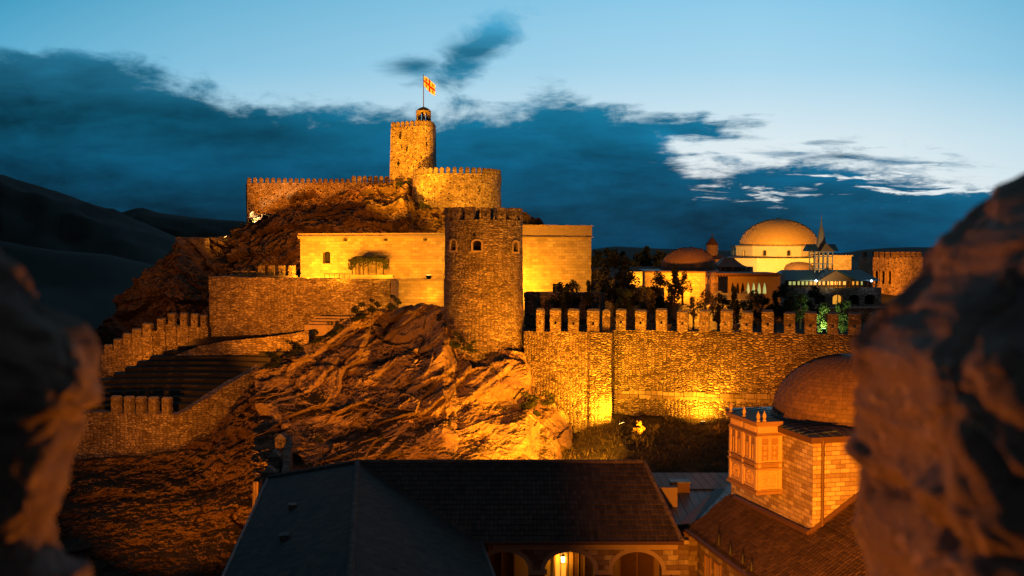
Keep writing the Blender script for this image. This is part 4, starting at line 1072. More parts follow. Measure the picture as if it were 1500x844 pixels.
# ------------------------------------------------------------------ outer walls on the left
LA = P(60, 608, 76.5); LB = P(262, 608, 74.2); LC = P(300, 585, 75); LD = P(345, 557, 76.2); LE = P(380, 537, 77)
lw = thing('lower_wall', 'lower outer wall with five merlons, rising right to the rock outcrop', 'wall', (LB.x, LB.y, 16))
mb = MB(); zl = LB.z
mb.wall((LA.x, LA.y), (LB.x, LB.y), 12, zl, 1.3)
mb.wall((LB.x+.002, LB.y), (LC.x, LC.y), 12, zl+.02, 1.3, LC.z); mb.wall((LC.x+.002, LC.y), (LD.x, LD.y), 12, LC.z, 1.3, LD.z); mb.wall((LD.x+.002, LD.y), (LE.x, LE.y), 12, LD.z, 1.3, LE.z)
mb.rough(.5, .10, .8); mb.build('wall_body', M['retain'], lw)
for i, px in enumerate((165, 184, 202, 220.5, 240)):
    p = px_on((LA.x, LA.y), (LB.x, LB.y), px); put_merlon(lw, (p[0], p[1], zl-.03), -.15, (.76, 1, .78), k=i)
st = thing('stepped_wall', 'outer wall whose merlons climb in steps to the retaining wall', 'wall', P(230, 500, 97))
steps_ = [(150,528),(165,517),(179,508),(193,501),(206,493),(222,486),(240,480),(260,479),(296,480)]
mb = MB(); zbs = 14
pp = [P(x, y, 94.6) for x, y in steps_]
ex = P(100, 560, 95)
pp2 = [ex] + pp
for a, b in zip(pp2, pp2[1:]): mb.wall((a.x, a.y), (b.x-.001, b.y), 14, a.z, 1.0, a.z + (b.z-a.z)*.55)
mb.rough(.6, .09, .8); mb.build('wall_body', M['retain'], st)
for i, (px, py, w, h) in enumerate(((158,509,12,14),(172,501,13,17),(186,493,13,19),(200,486,14,18),(215,478,14,18),(235,471,11,17),(251,463,11,16),(268.5,463,11,17),(284.5,464,11,18),(298,466,10,16))):
    p = P(px, py+h-7+4, 94.5)
    put_merlon(st, p, -.12, (w/F*94/.86, .9, h/F*98/1.5*.95), k=i)
    mb = MB(); mb.obox((p.x, p.y+.45, p.z-2.0), w/F*94+.35, .95, 2.0, -.12); mb.rough(.5, .05, 1); mb.build('step_block', M['retain'], st)
# ruin far on the left shoulder
mb = MB(); a = P(257, 348, 128); b = P(300, 349, 127); mb.wall((a.x, a.y), (b.x, b.y), a.z-5, a.z, 1.0); mb.rough(.7, .25, .9); tag(mb.build('ruined_wall', M['retain'], loc=(a.x, a.y, a.z-3)), 'dark ruined wall stub on the left shoulder of the citadel hill', 'wall')
# amphitheatre
am = thing('amphitheatre', 'dark curved stone seating steps between lower wall and stepped wall', 'amphitheatre', (-27, 78, 20))
cx0, cy0 = -28.0, 65.5
for i in range(11):
    r0 = 12.2 + i*1.28; z_ = 18.15 + i*.33
    mb = MB(); n_ = 36; a0 = radians(58 - i*.5); a1 = radians(122)
    prof = [(r0+1.7, z_-.6), (r0, z_-.6), (r0, z_), (r0+1.7, z_)]
    def _ok(a):
        x, y = cx0+r0*cos(a), cy0+r0*sin(a); k_ = 750+F*x/y; return 370+F*(CZ-z_)/y > 548-(k_-160)*.44 and k_ > 120
    while a1 > a0+.1 and not _ok(a1): a1 -= .02
    mb.lathe(cx0, cy0, prof, n_, a0, a1); mb.rough(.8, .05, 1.0)
    mb.build('seating_step', M['steps'], am)
# little flight of pale steps and path edging
fs = thing('stone_steps', 'short pale flight of steps at the foot of the retaining wall', 'steps', P(478, 472, 88))
for i in range(4):
    a = P(446+i*6, 476-i*4.2, 90+i*.7); b = P(512, 475-i*4.2, 89.5+i*.7); mb = MB(); mb.wall((a.x, a.y), (b.x, b.y), a.z-1.0, a.z, .9); mb.rough(.4, .03, 1.2); mb.build('step', M['pale'], fs)
pe = MB(); pts = [(248,523),(290,508),(330,500),(380,495),(430,489),(452,484)]
for (x0, y0), (x1, y1) in zip(pts, pts[1:]):
    a = P(x0, y0, 88.5); b = P(x1, y1, 88.5); pe.wall((a.x, a.y), (b.x-.001, b.y), a.z-1.2, a.z, .5, b.z)
pe.rough(.5, .06, 1); tag(pe.build('path_kerb', M['retain'], loc=P(350, 500, 88.5)), 'low rough stone kerb along the path above the amphitheatre', 'kerb')
# narrow wall stepping down toward the roofs
nw = thing('ravine_wall', 'narrow wall with pointed merlons stepping down behind the large roof', 'wall', P(402, 690, 52))
sp = [(411, 655, 60), (402, 683, 56), (394, 706, 52.5), (384, 735, 49)]
mb = MB(); q = [P(*s_) for s_ in sp]
for a, b in zip(q, q[1:]): mb.prism([(b.x-.35, b.y), (b.x+.35, b.y), (a.x+.35, a.y-.001), (a.x-.35, a.y-.001)], 12, [b.z, b.z, a.z-.1, a.z-.1])
mb.rough(.5, .05, 1); mb.build('wall_body', M['retain'], nw)
for i, (px, py, Y) in enumerate(((411, 654, 59.5), (401, 681, 55.8), (393, 705, 52.3))):
    p = P(px, py, Y); o = put_merlon(nw, (p.x, p.y, p.z-.1), 0, (.80, .9, .40), k=i, caps=False)
    mb = MB(); mb.prism([(p.x-.36,p.y-.05),(p.x+.36,p.y-.05),(p.x+.36,p.y+.55),(p.x-.36,p.y+.55)], p.z+.46, p.z+.75, top=[(p.x-.06,p.y),(p.x+.06,p.y),(p.x+.06,p.y+.5),(p.x-.06,p.y+.5)]); mb.build('merlon_cap', M['cap'], nw)
a = P(424, 640, 61); b = P(416, 705, 51); mb = MB(); mb.prism([(b.x-.2, b.y), (b.x+.2, b.y), (a.x+.2, a.y), (a.x-.2, a.y)], 12, [b.z, b.z, a.z, a.z]); mb.rough(.5, .05, 1)
tag(mb.build('lane_wall', M['retain'], loc=(a.x, a.y, 16)), 'plain low wall beside the narrow merloned wall behind the roof', 'wall')

# ------------------------------------------------------------------ cloister with the big hipped roof
R1 = Vector((-6.62, 42.3, 21.0)); R2 = Vector((5.66, 42.3, 21.0)); ZE = 18.86
EI = Vector((-1.25, 38.0, ZE)); ER = Vector((6.55, 38.0, ZE))
NB = Vector((-12.0, 48.8, ZE)); dL = Vector((2.05, -14.5, 0)).normalized()
LF = NB + dL*34; RF = R1 + dL*27; RF.z = 21.0; IF = EI + dL*23; IF.z = ZE
cl = thing('cloister', 'stone cloister with arched arcade under a large dark hipped tile roof', 'building', (0, 40, 14))
tiled('roof', [EI, ER, R2, R1], 0.17, 0.30, .045, M['tile1'], cl)
tiled('roof', [LF, NB, R1, RF][::1], 0.30, 0.28, .0, M['tile2'], cl, step=.028, flat=True)
tiled('roof', [EI, IF, RF, R1], 0.30, 0.28, .0, M['tile2'], cl, step=.028, flat=True)
mb = MB(); mb.f([NB, R1, R2, Vector((7.0, 47, ZE)), Vector((-11, 49.5, ZE))]); mb.f([ER, Vector((7.0, 47, ZE)), R2]); mb.build('rear_roof', M['tile1'], cl)
mb = MB(); vd = (EI-R1).normalized(); vs_ = Vector((vd.y, -vd.x, 0)).normalized()*.16; mb.f([R1-vs_+Vector((0,0,.05)), R1+vs_+Vector((0,0,.05)), EI+vs_+Vector((0,0,.06)), EI-vs_+Vector((0,0,.06))]); mb.build('valley_flashing', M['tile2'], cl)
mb = MB(); mb.prism([(-8,38.6),(6.4,38.6),(6.4,46.5),(-8,46.5)], ZE-.25, ZE-.13); mb.build('ceiling', M['wood'], cl)
ridge('ridge_tiles', R1+Vector((0,0,.05)), R2+Vector((0,0,.05)), .10, M['tile1'], cl)
ridge('ridge_tiles', R1+Vector((0,0,.05)), RF+Vector((0,0,.05)), .11, M['tile2'], cl)
ridge('ridge_tiles', NB+Vector((0,0,.05)), R1+Vector((0,0,.05)), .10, M['tile2'], cl)
ridge('ridge_tiles', ER+Vector((0,0,.05)), R2+Vector((0,0,.05)), .09, M['tile1'], cl)
mb = MB(); mb.tube([LF+Vector((-.05,0,0)), NB+Vector((-.05,0,0))], .07, 8); mb.build('gutter', M['gutter'], cl)
mb = MB(); mb.tube([EI+Vector((0,-.06,-.03)), ER+Vector((.05,-.06,-.03))], .075, 8); mb.build('gutter', M['gutter'], cl)
mb = MB(); mb.tube([EI+Vector((.06,0,-.03)), IF+Vector((.06,0,-.03))], .075, 8); mb.build('gutter', M['gutter'], cl)
for px, py in ((428, 745), (416, 790)):   # little roof vents on the left slope
    best = None
    for k in range(400):
        Y = 30 + k*.05; p = P(px, py, Y); s_ = (p-LF).dot((NB-LF).cross(R1-LF).normalized())
        if best is None or abs(s_) < best[0]: best = (abs(s_), p)
    p = best[1]; mb = MB(); mb.obox((p.x, p.y, p.z-.05), .26, .36, .20, .14); mb.obox((p.x, p.y, p.z+.153), .34, .44, .04, .14); mb.build('roof_vent', M['tile1'], cl)
# body under the roofs
WX0, WX1, WY = -0.75, 6.42, 38.45
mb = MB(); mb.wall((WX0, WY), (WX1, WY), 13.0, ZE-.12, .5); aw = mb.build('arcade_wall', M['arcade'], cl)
U_ = Vector((1,0,0)); N_ = Vector((0,-1,0)); cuts = []; arcs = []
for px, w in ((738, 1.92), (835, 1.92), (935, 1.92)):
    x = (px-750)/F*WY; c = Vector((x, WY, 15.2)); cuts.append(archcut(c, U_, Zv, N_, w, 2.42, .72, -.8, .4, 14)); arcs.append((c, w))
cut(aw, cuts)
for c, w in arcs:
    mb = MB(); archring(mb, c + Vector((0,0,0)), U_, Zv, N_, w, 2.42, .72, .17, .06, 16, legs=False); mb.build('arch_surround', M['trim'], cl)
for c, w in arcs:
    mb = MB(); mb.box(c.x+w/2, c.x+w/2+.72, WY-.07, WY+.1, 17.45, 17.62); mb.build('impost', M['trim'], cl)
mb = MB(); mb.box(WX0, WX1+.03, WY-.10, WY, ZE-.42, ZE-.16); mb.box(WX0, WX1+.03, WY-.2, WY-.103, ZE-.27, ZE-.16); mb.build('eave_cornice', M['trim'], cl)
mb = MB(); mb.box(-1.2, 6.9, 41.2, 41.6, 13, 20.2); mb.build('rear_wall', M['plaster2'], cl)
mb = MB(); mb.box(-1.2, 6.9, 38.97, 41.2, 15.0, 15.2); mb.build('gallery_floor', M['wood'], cl)
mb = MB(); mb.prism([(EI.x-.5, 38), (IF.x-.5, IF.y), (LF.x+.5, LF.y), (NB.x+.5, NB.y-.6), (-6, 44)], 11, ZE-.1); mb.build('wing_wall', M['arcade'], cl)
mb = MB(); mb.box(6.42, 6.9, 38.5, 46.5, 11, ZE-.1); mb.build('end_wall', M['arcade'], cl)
for px, wd, mt in ((735, 1.1, 'wood'), (822, .55, 'litr'), (848, .55, 'wood'), (935, 1.5, 'wood')):
    x = (px-750)/F*41.1; mb = MB(); mb.box(x-wd/2, x+wd/2, 41.10, 41.17, 15.2, 17.9); dr_ = mb.build('door', M[mt], cl)
    mb = MB(); framequad(mb, Vector((x, 41.10, 16.55)), U_, Zv, N_, wd, 2.7, .06, .05); slab(mb, Vector((x, 41.1, 15.2)), U_, Zv, N_, -.02, .02, 0, 2.7, .04); mb.build('door_frame', M['carvedd'], dr_)
# railing finials in the arches
for px in (878, 886, 893, 987):
    x = (px-750)/F*38.0; mb = MB(); mb.lathe(x, 38.2, [(0.05, 15.5), (.05, 17.32), (.035, 17.38), (0, 17.52)], 8); mb.build('baluster', M['iron'], cl)
mb = MB(); mb.tube([(2.4, 38.2, 17.25), (4.0, 38.2, 17.25)], .04, 6); mb.build('rail', M['iron'], cl)
lan = thing('wall_lantern', 'glowing wall lantern inside the middle cloister arch', 'lantern', (2.12, 40.95, 17.2))
mb = MB(); mb.lathe(2.12, 40.93, [(0, 17.12), (.07, 17.15), (.08, 17.36), (0, 17.40)], 10); mb.build('glass', M['lens'], lan)
mb = MB(); mb.lathe(2.12, 40.93, [(.1, 17.40), (.02, 17.5), (0, 17.52)], 10); mb.tube([(2.12, 41.1, 17.5), (2.12, 40.93, 17.5)], .015, 5); mb.build('lantern_cap', M['iron'], lan)
lamp('lantern_light', (2.12, 40.7, 17.3), None, 60, GOLD, point=True, size=.06)

# ------------------------------------------------------------------ metal roofs between cloister and bathhouse
mr = thing('metal_roofed_wing', 'low wing with copper and blue standing seam roofs, right of the cloister', 'building', (8, 43, 16))
mb = MB(); mb.f([P(953,716.5,43.2), P(1075,716,43.2), P(1075,692.5,46.6), P(946,692.5,46.6)]); mb.build('copper_roof', M['roofmetal2'], mr)
v0 = P(1000,770,39.2); v1 = P(1040,740,41.2)
mb = MB(); mb.f([P(955,717,43.25), P(985,768,39.3), P(1004,769,39.3), P(1056,717.5,43.25)]); mb.build('blue_roof', M['roofdark'], mr)
mb = MB(); mb.f([P(1004,769,39.3), P(1030,757,39.9), P(1078,728,41.6), P(1078,705,44.0), P(1056,717.5,43.25)]); mb.build('blue_roof', M['roofdark'], mr)
a = P(1004, 768, 39.25); b = P(1057, 717, 43.2); mb = MB(); mb.f([a+Vector((-.28,0,.02)), a+Vector((.28,0,.03)), b+Vector((.22,0,.03)), b+Vector((-.3,0,.02))]); mb.build('valley_flashing', M['gutter'], mr)
mb = MB(); mb.prism([(6.9, 39.6), (10, 40), (11, 46.4), (6.5, 46.4)], 11, 18.6); mb.build('wall', M['arcade'], mr)
mb = MB(); a = P(985,770,39.2); mb.box(a.x, a.x+.62, 39.0, 39.3, 17.9, 18.95); mb.build('gutter_box', M['gutter'], mr)
mb = MB(); mb.tube([(6.78, 38.7, 11), (6.78, 38.7, 18.7)], .07, 8); mb.build('downpipe', M['gutter'], mr)
ch = thing('roof_chimney', 'small brick chimney box with metal lid on the copper seam roof', 'chimney', P(995.5, 717, 43.3))
cpos = P(995.5, 716.5, 43.1); mb = MB(); mb.obox((cpos.x, cpos.y, cpos.z-.1), .80, .55, .42, 0); mb.build('chimney_body', M['gutter'], ch)
mb = MB(); mb.obox((cpos.x, cpos.y, cpos.z+.323), .88, .64, .06, 0); mb.build('lid', M['roofdark'], ch)

# ------------------------------------------------------------------ bathhouse
C = Vector((10.2, 33.5, 0)); w_ = Vector((-.2314, .9729, 0)); r_ = Vector((.9729, .2314, 0)); ZTOP = 23.72; out = -r_
bt = thing('bathhouse', 'domed stone bathhouse with carved wooden bay, in the right foreground', 'building', (C.x, C.y, 19))
q = [C, C+r_*9, C+r_*9+w_*6.2, C+w_*6.2]; mb = MB(); mb.prism([(p.x, p.y) for p in q], 15, ZTOP-.16); mb.build('wall', M['bath'], bt)
o_ = .16; q2 = [C-w_*o_-r_*o_, C+r_*9.3-w_*o_, C+r_*9.3+w_*6.4, C+w_*6.4-r_*o_]
mb = MB(); mb.prism([(p.x, p.y) for p in q2], ZTOP-.16, ZTOP+.04); mb.build('eave_band', M['gutter'], bt)
mb = MB(); zr = ZTOP+.045
cen = C + r_*4.0 + w_*3.2; zc_ = ZTOP+.32
for a, b in zip(q2, q2[1:]+q2[:1]): mb.f([Vector((a.x, a.y, zr)), Vector((b.x, b.y, zr)), Vector((cen.x, cen.y, zc_))])
mb.build('flat_roof', M['roofmetal'], bt)
# raised seams
mb = MB()
for i in range(1, 24):
    s_ = i*.42
    if s_ < 9.2:
        a = q2[0]+r_*s_; t = min(1, .98); b = Vector((cen.x, cen.y, 0)); d_ = (w_*3.2)
        mb.tube([Vector((a.x, a.y, zr+.02)), Vector((a.x, a.y, zr+.02))+w_*1.2+Vector((0,0,.09))], .022, 4)
for i in range(1, 15):
    s_ = i*.42
    if s_ > 0.3:
        a = q2[0]+w_*s_; mb.tube([Vector((a.x, a.y, zr+.02)), Vector((a.x, a.y, zr+.02))+r_*1.2+Vector((0,0,.09))], .022, 4)
mb.build('roof_seams', M['roofmetal'], bt, merge=False)
mb = MB(); DR, DH = 2.78, 2.24; dcx, dcy = 12.73, 37.5
prof = [(DR*1.03, ZTOP-.02), (DR*1.03, ZTOP+.16), (DR, ZTOP+.2)] + [(DR*cos(radians(a)), ZTOP+.2+DH*sin(radians(a))) for a in range(3, 90, 3)] + [(0, ZTOP+.2+DH)]
mb.lathe(dcx, dcy, prof, 84); dome = mb.build('dome', M['domet'], bt, smooth=True)
mb = MB()   # ribs of the scaled covering, real raised battens in a lozenge pattern
for k in range(42):
    for sg in (1, -1):
        pts = []
        for i in range(20):
            a = i/19*radians(84); th = 2*pi*k/42 + sg*a*.55
            pts.append((dcx+(DR+.004)*cos(a)*cos(th), dcy+(DR+.004)*cos(a)*sin(th), ZTOP+.2+(DH+.004)*sin(a)))
        mb.tube(pts, .012, 4)
mb.build('dome_battens', M['domet'], dome, merge=False)
mb = MB(); p = C + r_*.32 - w_*.09; mb.tube([(p.x, p.y, ZTOP-.2), (p.x, p.y, 20.2)], .055, 8); mb.tube([(p.x, p.y, ZTOP-.2), (p.x, p.y, ZTOP-.05)], .085, 8)
for z_ in (20.9, 22.0, 23.1): mb.tube([(p.x, p.y, z_), (p.x, p.y, z_+.06)], .07, 8)
mb.build('downpipe', M['gutter'], bt)
# carved wooden bay
B0 = C + w_*2.17; bw_, bl = .94, 2.2; bz0, bz1 = 21.33, 23.93
bay = thing('t', 'x', 'x'); bpy.data.objects.remove(bay)
Bo = B0 + out*bw_
mb = MB(); pl = [Bo, B0-out*.1, B0-out*.1+w_*bl, Bo+w_*bl]; mb.prism([(p.x, p.y) for p in pl], bz0+.1, bz1-.12); bay = mb.build('carved_bay', M['carved'], bt)
mb = MB()
def ring_(mb, z, h, o):
    pl = [Bo+out*o-w_*o, B0-w_*o, B0+w_*(bl+o), Bo+out*o+w_*(bl+o)]; mb.prism([(p.x, p.y) for p in pl], z, z+h)
for z, h, o in ((bz0, .10, .09), (bz0+.102, .06, .05), (22.22, .07, .07), (22.31, .09, .03), (22.42, .05, .07), (23.42, .05, .06), (23.48, .05, .03), (23.78, .06, .06), (23.85, .10, .11)): ring_(mb, z, h, o)
mb.build('bay_moulding', M['carvedd'], bay)
faces = [(Bo + (-out)*(bw_/2), (-out), -w_, bw_, 1), (Bo + w_*(bl/2), -w_, out, bl, 2)]
for (c0, Uf, Nf, wd, np_) in faces:
    c0 = Vector(c0)
    mb = MB()   # corner posts
    for s_ in (-wd/2+.06, wd/2-.06): slab(mb, c0, Uf, Zv, Nf, s_-.06, s_+.06, bz0+.16, 23.42, .05)
    if np_ == 2: slab(mb, c0, Uf, Zv, Nf, -.05, .05, bz0+.16, 23.42, .05)
    mb.build('corner_post', M['carved'], bay)
    for k in range(np_):
        uc = 0 if np_ == 1 else (-wd/4 if k == 0 else wd/4); pw_ = wd/np_-.24
        cc_ = c0 + Uf*uc
        # lower square panel with a rosette
        mb = MB(); zc = (bz0+.18+22.2)/2; hh = 22.2-bz0-.24
        framequad(mb, Vector((cc_.x, cc_.y, zc)), Uf, Zv, Nf, pw_+.06, hh, .05, .035)
        R = min(pw_, hh)*.42; cR = Vector((cc_.x, cc_.y, zc))
        for (ra, rb) in ((R, R*.9), (R*.62, R*.54), (R*.2, 0)):
            n_ = 24
            for i in range(n_):
                a0, a1 = 2*pi*i/n_, 2*pi*(i+1)/n_
                f_ = lambda rr, a, e: cR+Uf*(rr*cos(a))+Zv*(rr*sin(a))+Nf*e
                if rb > 0: mb.f([f_(rb,a0,.03), f_(ra,a0,.03), f_(ra,a1,.03), f_(rb,a1,.03)]); mb.f([f_(ra,a0,0), f_(ra,a1,0), f_(ra,a1,.03), f_(ra,a0,.03)]); mb.f([f_(rb,a1,0), f_(rb,a0,0), f_(rb,a0,.03), f_(rb,a1,.03)])
                else: mb.f([f_(0,0,.045), f_(ra,a0,.03), f_(ra,a1,.03)])
        for i in range(12):
            a = 2*pi*i/12; p0 = cR+(Uf*cos(a)+Zv*sin(a))*R*.22; p1 = cR+(Uf*cos(a)+Zv*sin(a))*R*.9
            mb.tube([p0+Nf*.015, p1+Nf*.015], [R*.03, R*.075], 5)
        mb.build('rosette_panel', M['carved'], bay)
        # upper paired lights with lattice
        for h_ in (-1, 1):
            lc = cc_ + Uf*(h_*(pw_/4+.012)); lw_ = pw_/2-.02
            mb = MB(); zc = (22.5+23.4)/2; framequad(mb, Vector((lc.x, lc.y, zc)), Uf, Zv, Nf, lw_, .86, .03, .04)
            slab(mb, Vector((lc.x, lc.y, 0)), Uf, Zv, Nf, -lw_/2+.03, lw_/2-.03, 23.07, 23.10, .035)
            if np_ == 1:
                for row in range(3):
                    for i in range(6):
                        a = 2*pi*i/6+.5; cz_ = 22.62+row*.19; p0 = Vector((lc.x, lc.y, cz_)); p1 = p0+(Uf*cos(a)+Zv*sin(a))*.085; mb.tube([p0+Nf*.02, p1+Nf*.02], .014, 4)
            else:
                slab(mb, Vector((lc.x, lc.y, 0)), Uf, Zv, Nf, -.012, .012, 22.55, 23.07, .03)
            fr_ = mb.build('lattice_light', M['carved'], bay)
            mb = MB(); slab(mb, Vector((lc.x, lc.y, 0)), Uf, Zv, Nf, -lw_/2+.03, lw_/2-.03, 22.53, 23.37, .006); mb.build('lattice_shade', M['carvedd'], bay)
        # arcaded frieze
        mb = MB()
        for i in range(int((wd/np_-.2)/.075)): slab(mb, cc_, Uf, Zv, Nf, -(wd/np_)/2+.12+i*.075, -(wd/np_)/2+.16+i*.075, 23.56, 23.76, .03)
        mb.build('frieze', M['carved'], bay)
for s_, t_ in ((.02, 0), (.02, bl/2), (.02, bl), (.26, 0)):
    p = Bo + (-out)*s_ + w_*t_; mb = MB(); mb.lathe(p.x, p.y, [(0.07, bz1+.02), (.07, bz1+.08), (.035, bz1+.11), (.075, bz1+.2), (.06, bz1+.28), (.02, bz1+.36), (0, bz1+.42)], 10); mb.build('finial', M['carved'], bay)

# annex with brown tile roof in front of the bathhouse
an = thing('tiled_annex', 'annex with brown corrugated tile roof leaning on the bathhouse', 'building', (8.5, 34, 15))
e_dir = Vector((.2, -1, 0)).normalized(); E0 = P(1008, 771, 39.0); E0.z = 19.05; E0 = Vector((E0.x, 38.9, 19.05)); E1 = E0 + e_dir*26
up = Vector((-e_dir.y, e_dir.x, 0)); 
if up.x < 0: up = -up
SL = .66
def onroof(p, s_): q = p + up*s_; return Vector((q.x, q.y, p.z + SL*s_))
ridge_s = 5.2
TL = onroof(E0 + e_dir*(-.4), 1.75)
tiled('roof', [E1, E0, TL, onroof(E0+e_dir*4, ridge_s), onroof(E1, ridge_s)], .17, .17, .045, M['tile3'], an, step=.035)
mb = MB(); g0 = E0+Vector((-.08, 0, -.02)); g1 = E1+Vector((-.08, 0, -.02)); mb.tube([g0, g1], .08, 8); mb.build('gutter', M['gutter'], an)
i0 = E0 + up*.35; i1 = E1 + up*.35
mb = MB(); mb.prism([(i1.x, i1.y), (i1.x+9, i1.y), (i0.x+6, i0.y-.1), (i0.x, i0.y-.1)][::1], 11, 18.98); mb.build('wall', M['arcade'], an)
Nf = -up; Uf = -e_dir
for s_ in (1.2, 2.15, 4.6, 5.55):
    c = i0 + e_dir*s_ + Vector((0, 0, 0)); c.z = 16.9
    mb = MB(); framequad(mb, c + Nf*.0 + Vector((0,0,.75)), Uf, Zv, Nf, .62, 1.5, .07, .07); fr_ = mb.build('window', M['carvedd'], an)
    mb = MB(); slab(mb, Vector((c.x, c.y, 0)), Uf, Zv, Nf, -.24, .24, 16.97, 18.33, .02); mb.build('pane', M['lit'] if False else M['carved'], fr_)
# flashing where the annex roof meets the bathhouse walls
def roofz(x, y):
    s_ = (Vector((x, y, 0))-Vector((E0.x, E0.y, 0))).dot(up); return 19.05+SL*s_
mb = MB(); pts = []
for s_ in (5.6, 0.0): p = C+w_*s_+out*.12; pts.append(Vector((p.x, p.y, roofz(p.x, p.y)+.12)))
mb.tube(pts, .10, 6)
p2 = C + r_*4 - w_*.12; pts2 = [pts[1], Vector((p2.x, p2.y, roofz(p2.x, p2.y)+.12))]; mb.tube(pts2, .10, 6); mb.build('flashing', M['gutter'], an)
for i, (px, py, h) in enumerate(((1053, 786, .85), (1070, 800, .75), (1088, 813, .7), (1101, 824, .65))):  # solid dark spikes added where pointed shadows fall on the annex roof
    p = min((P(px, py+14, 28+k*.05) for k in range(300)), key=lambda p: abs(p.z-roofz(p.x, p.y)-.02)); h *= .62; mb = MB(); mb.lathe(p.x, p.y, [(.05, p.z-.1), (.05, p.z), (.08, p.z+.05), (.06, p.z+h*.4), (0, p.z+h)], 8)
    tag(mb.build('shadow_spike', M['iron'], loc=(p.x, p.y, p.z-.9)), ('first', 'second', 'third', 'fourth')[i] + ' dark spike from the left, standing in for a pointed shadow on the brown tiled annex roof', 'spike', 'spike shapes standing in for shadows on the annex roof')

# ------------------------------------------------------------------ old town behind the curtain wall
# dark lane wall behind the bastion merlons
a = P(768, 430, 84); b = P(879, 430, 82); mb = MB(); mb.wall((a.x, a.y), (b.x, b.y), 20, P(800,429,83).z, 2.0); mb.rough(.6, .08, .8)
tag(mb.build('parapet_wall', M['retain'], loc=(b.x, b.y, 23)), 'dark rubble wall behind the first merlons, below the museum house', 'wall')
# vault ruin right of the museum house
vr = thing('vaulted_ruin', 'pinkish gabled stone ruin with two open arches beside the museum house', 'ruin', P(880, 425, 106))
a = P(862, 425, 106); b = P(899, 425, 106); zt = cz(870, 392, 106); zl = cz(893, 412, 106)
mb = MB(); mb.prism([(a.x, 106), (b.x-1.2, 106), (b.x, 106), (b.x, 108), (b.x-1.2, 108), (a.x, 108)], 21, [zt, cz(884,394,106), zl, zl, cz(884,394,106), zt]); vb = mb.build('wall', M['plaster2'], vr)
cut(vb, [archcut(Vector((P(867, 418, 106).x, 106, cz(867, 413, 106))), Vector((1,0,0)), Zv, Vector((0,-1,0)), 1.1, .5, .45, -1.5, .5), archcut(Vector((P(867, 418, 106).x, 106, cz(867, 424, 106))), Vector((1,0,0)), Zv, Vector((0,-1,0)), 1.0, .4, .2, -1.5, .5)])
# lit gable wall with its lamp
a = P(918, 421, 108); b = P(941, 421, 108); mb = MB(); mb.wall((a.x, 108), (b.x, 108), 24, cz(930, 398, 108), .6)
tag(mb.build('garden_wall', M['ash'], loc=(a.x, 108, 26)), 'short brightly lit golden wall left of the small domed bath', 'wall')
floodlight('glowing floodlight at the foot of the short golden wall', P(929, 421, 107.2), (0, .5, 1))
lamp('floodlight_beam', P(929,420,106.8)+Vector((0,0,.4)), P(929,400,108), 420, GOLD, 150, .9, .05)
a = P(905, 424, 104); b = P(972, 424, 103); mb = MB(); mb.wall((a.x, 104), (b.x, 103), 22, cz(935, 421, 104), 1.0); mb.rough(.6, .06, .8)
tag(mb.build('terrace_wall', M['retain'], loc=(a.x, 104, 24)), 'low dark terrace wall under the short golden wall', 'wall')
# small domed bath
db = thing('domed_bath', 'small bath building with dark ribbed dome and blind arches', 'building', P(990, 425, 112))
a = P(944.5, 425, 110); b = P(1033, 425, 107); c = P(1052, 425, 112); zt = cz(990, 399.5, 109)
mb = MB(); poly = [(a.x, a.y), (b.x, b.y), (c.x, c.y), (c.x+.5, 122), (a.x+1, 122)]; mb.prism(poly, 21, zt); wl = mb.build('wall', M['ash'], db)
mb = MB(); mx_, my_ = sum(p[0] for p in poly)/5, sum(p[1] for p in poly)/5
pb = [(mx_+(p[0]-mx_)*1.03, my_+(p[1]-my_)*1.03) for p in poly]; mb.prism(pb, zt+.003, zt+.18); mb.build('eave', M['gutter'], db)
dd = Vector((b.x-a.x, b.y-a.y)); U_ = Vector((dd.x, dd.y, 0)).normalized(); N_ = Vector((U_.y, -U_.x, 0))
for px, w, hh in ((957, 1.35, .55), (977, 1.35, .55), (1000, 1.7, .55), (1016, 1.3, .5)):
    q = px_on((a.x, a.y), (b.x, b.y), px); cc_ = Vector((q[0], q[1], cz(px, 424, 108.5))); mb = MB(); archring(mb, cc_, U_, Zv, N_, w, hh, w*.42, .12, .08, 12, pointed=px > 990); mb.build('blind_arch', M['trim'], db)
U2 = Vector((c.x-b.x, c.y-b.y, 0)).normalized(); N2 = Vector((U2.y, -U2.x, 0))
for k in range(4):
    q = b.lerp(c, (k+.5)/4); mb = MB(); archring(mb, Vector((q.x, q.y, cz(1040, 415, 109))), U2, Zv, N2, .6, .3, .35, .1, .07, 8, pointed=True); mb.build('blind_arch', M['trim'], db)
dcn = P(1008.5, 399, 115.5); dr = 41/F*115.5; zz = zt+.15
mb = MB(); prof = [(dr*1.04, zz), (dr*1.03, zz+.15)] + [(dr*cos(radians(t)), zz+.15+2.5*sin(radians(t))) for t in range(0, 90, 5)] + [(0, zz+2.65)]; mb.lathe(dcn.x, dcn.y, prof, 48); dm = mb.build('dome', M['lead'], db, smooth=True)
mb = MB()
for k in range(36):
    th = 2*pi*k/36; mb.tube([(dcn.x+(dr+.01)*cos(radians(t))*cos(th), dcn.y+(dr+.01)*cos(radians(t))*sin(th), zz+.15+2.51*sin(radians(t))) for t in range(0, 86, 9)], .05, 4)
mb.build('dome_ribs', M['lead'], dm, merge=False)
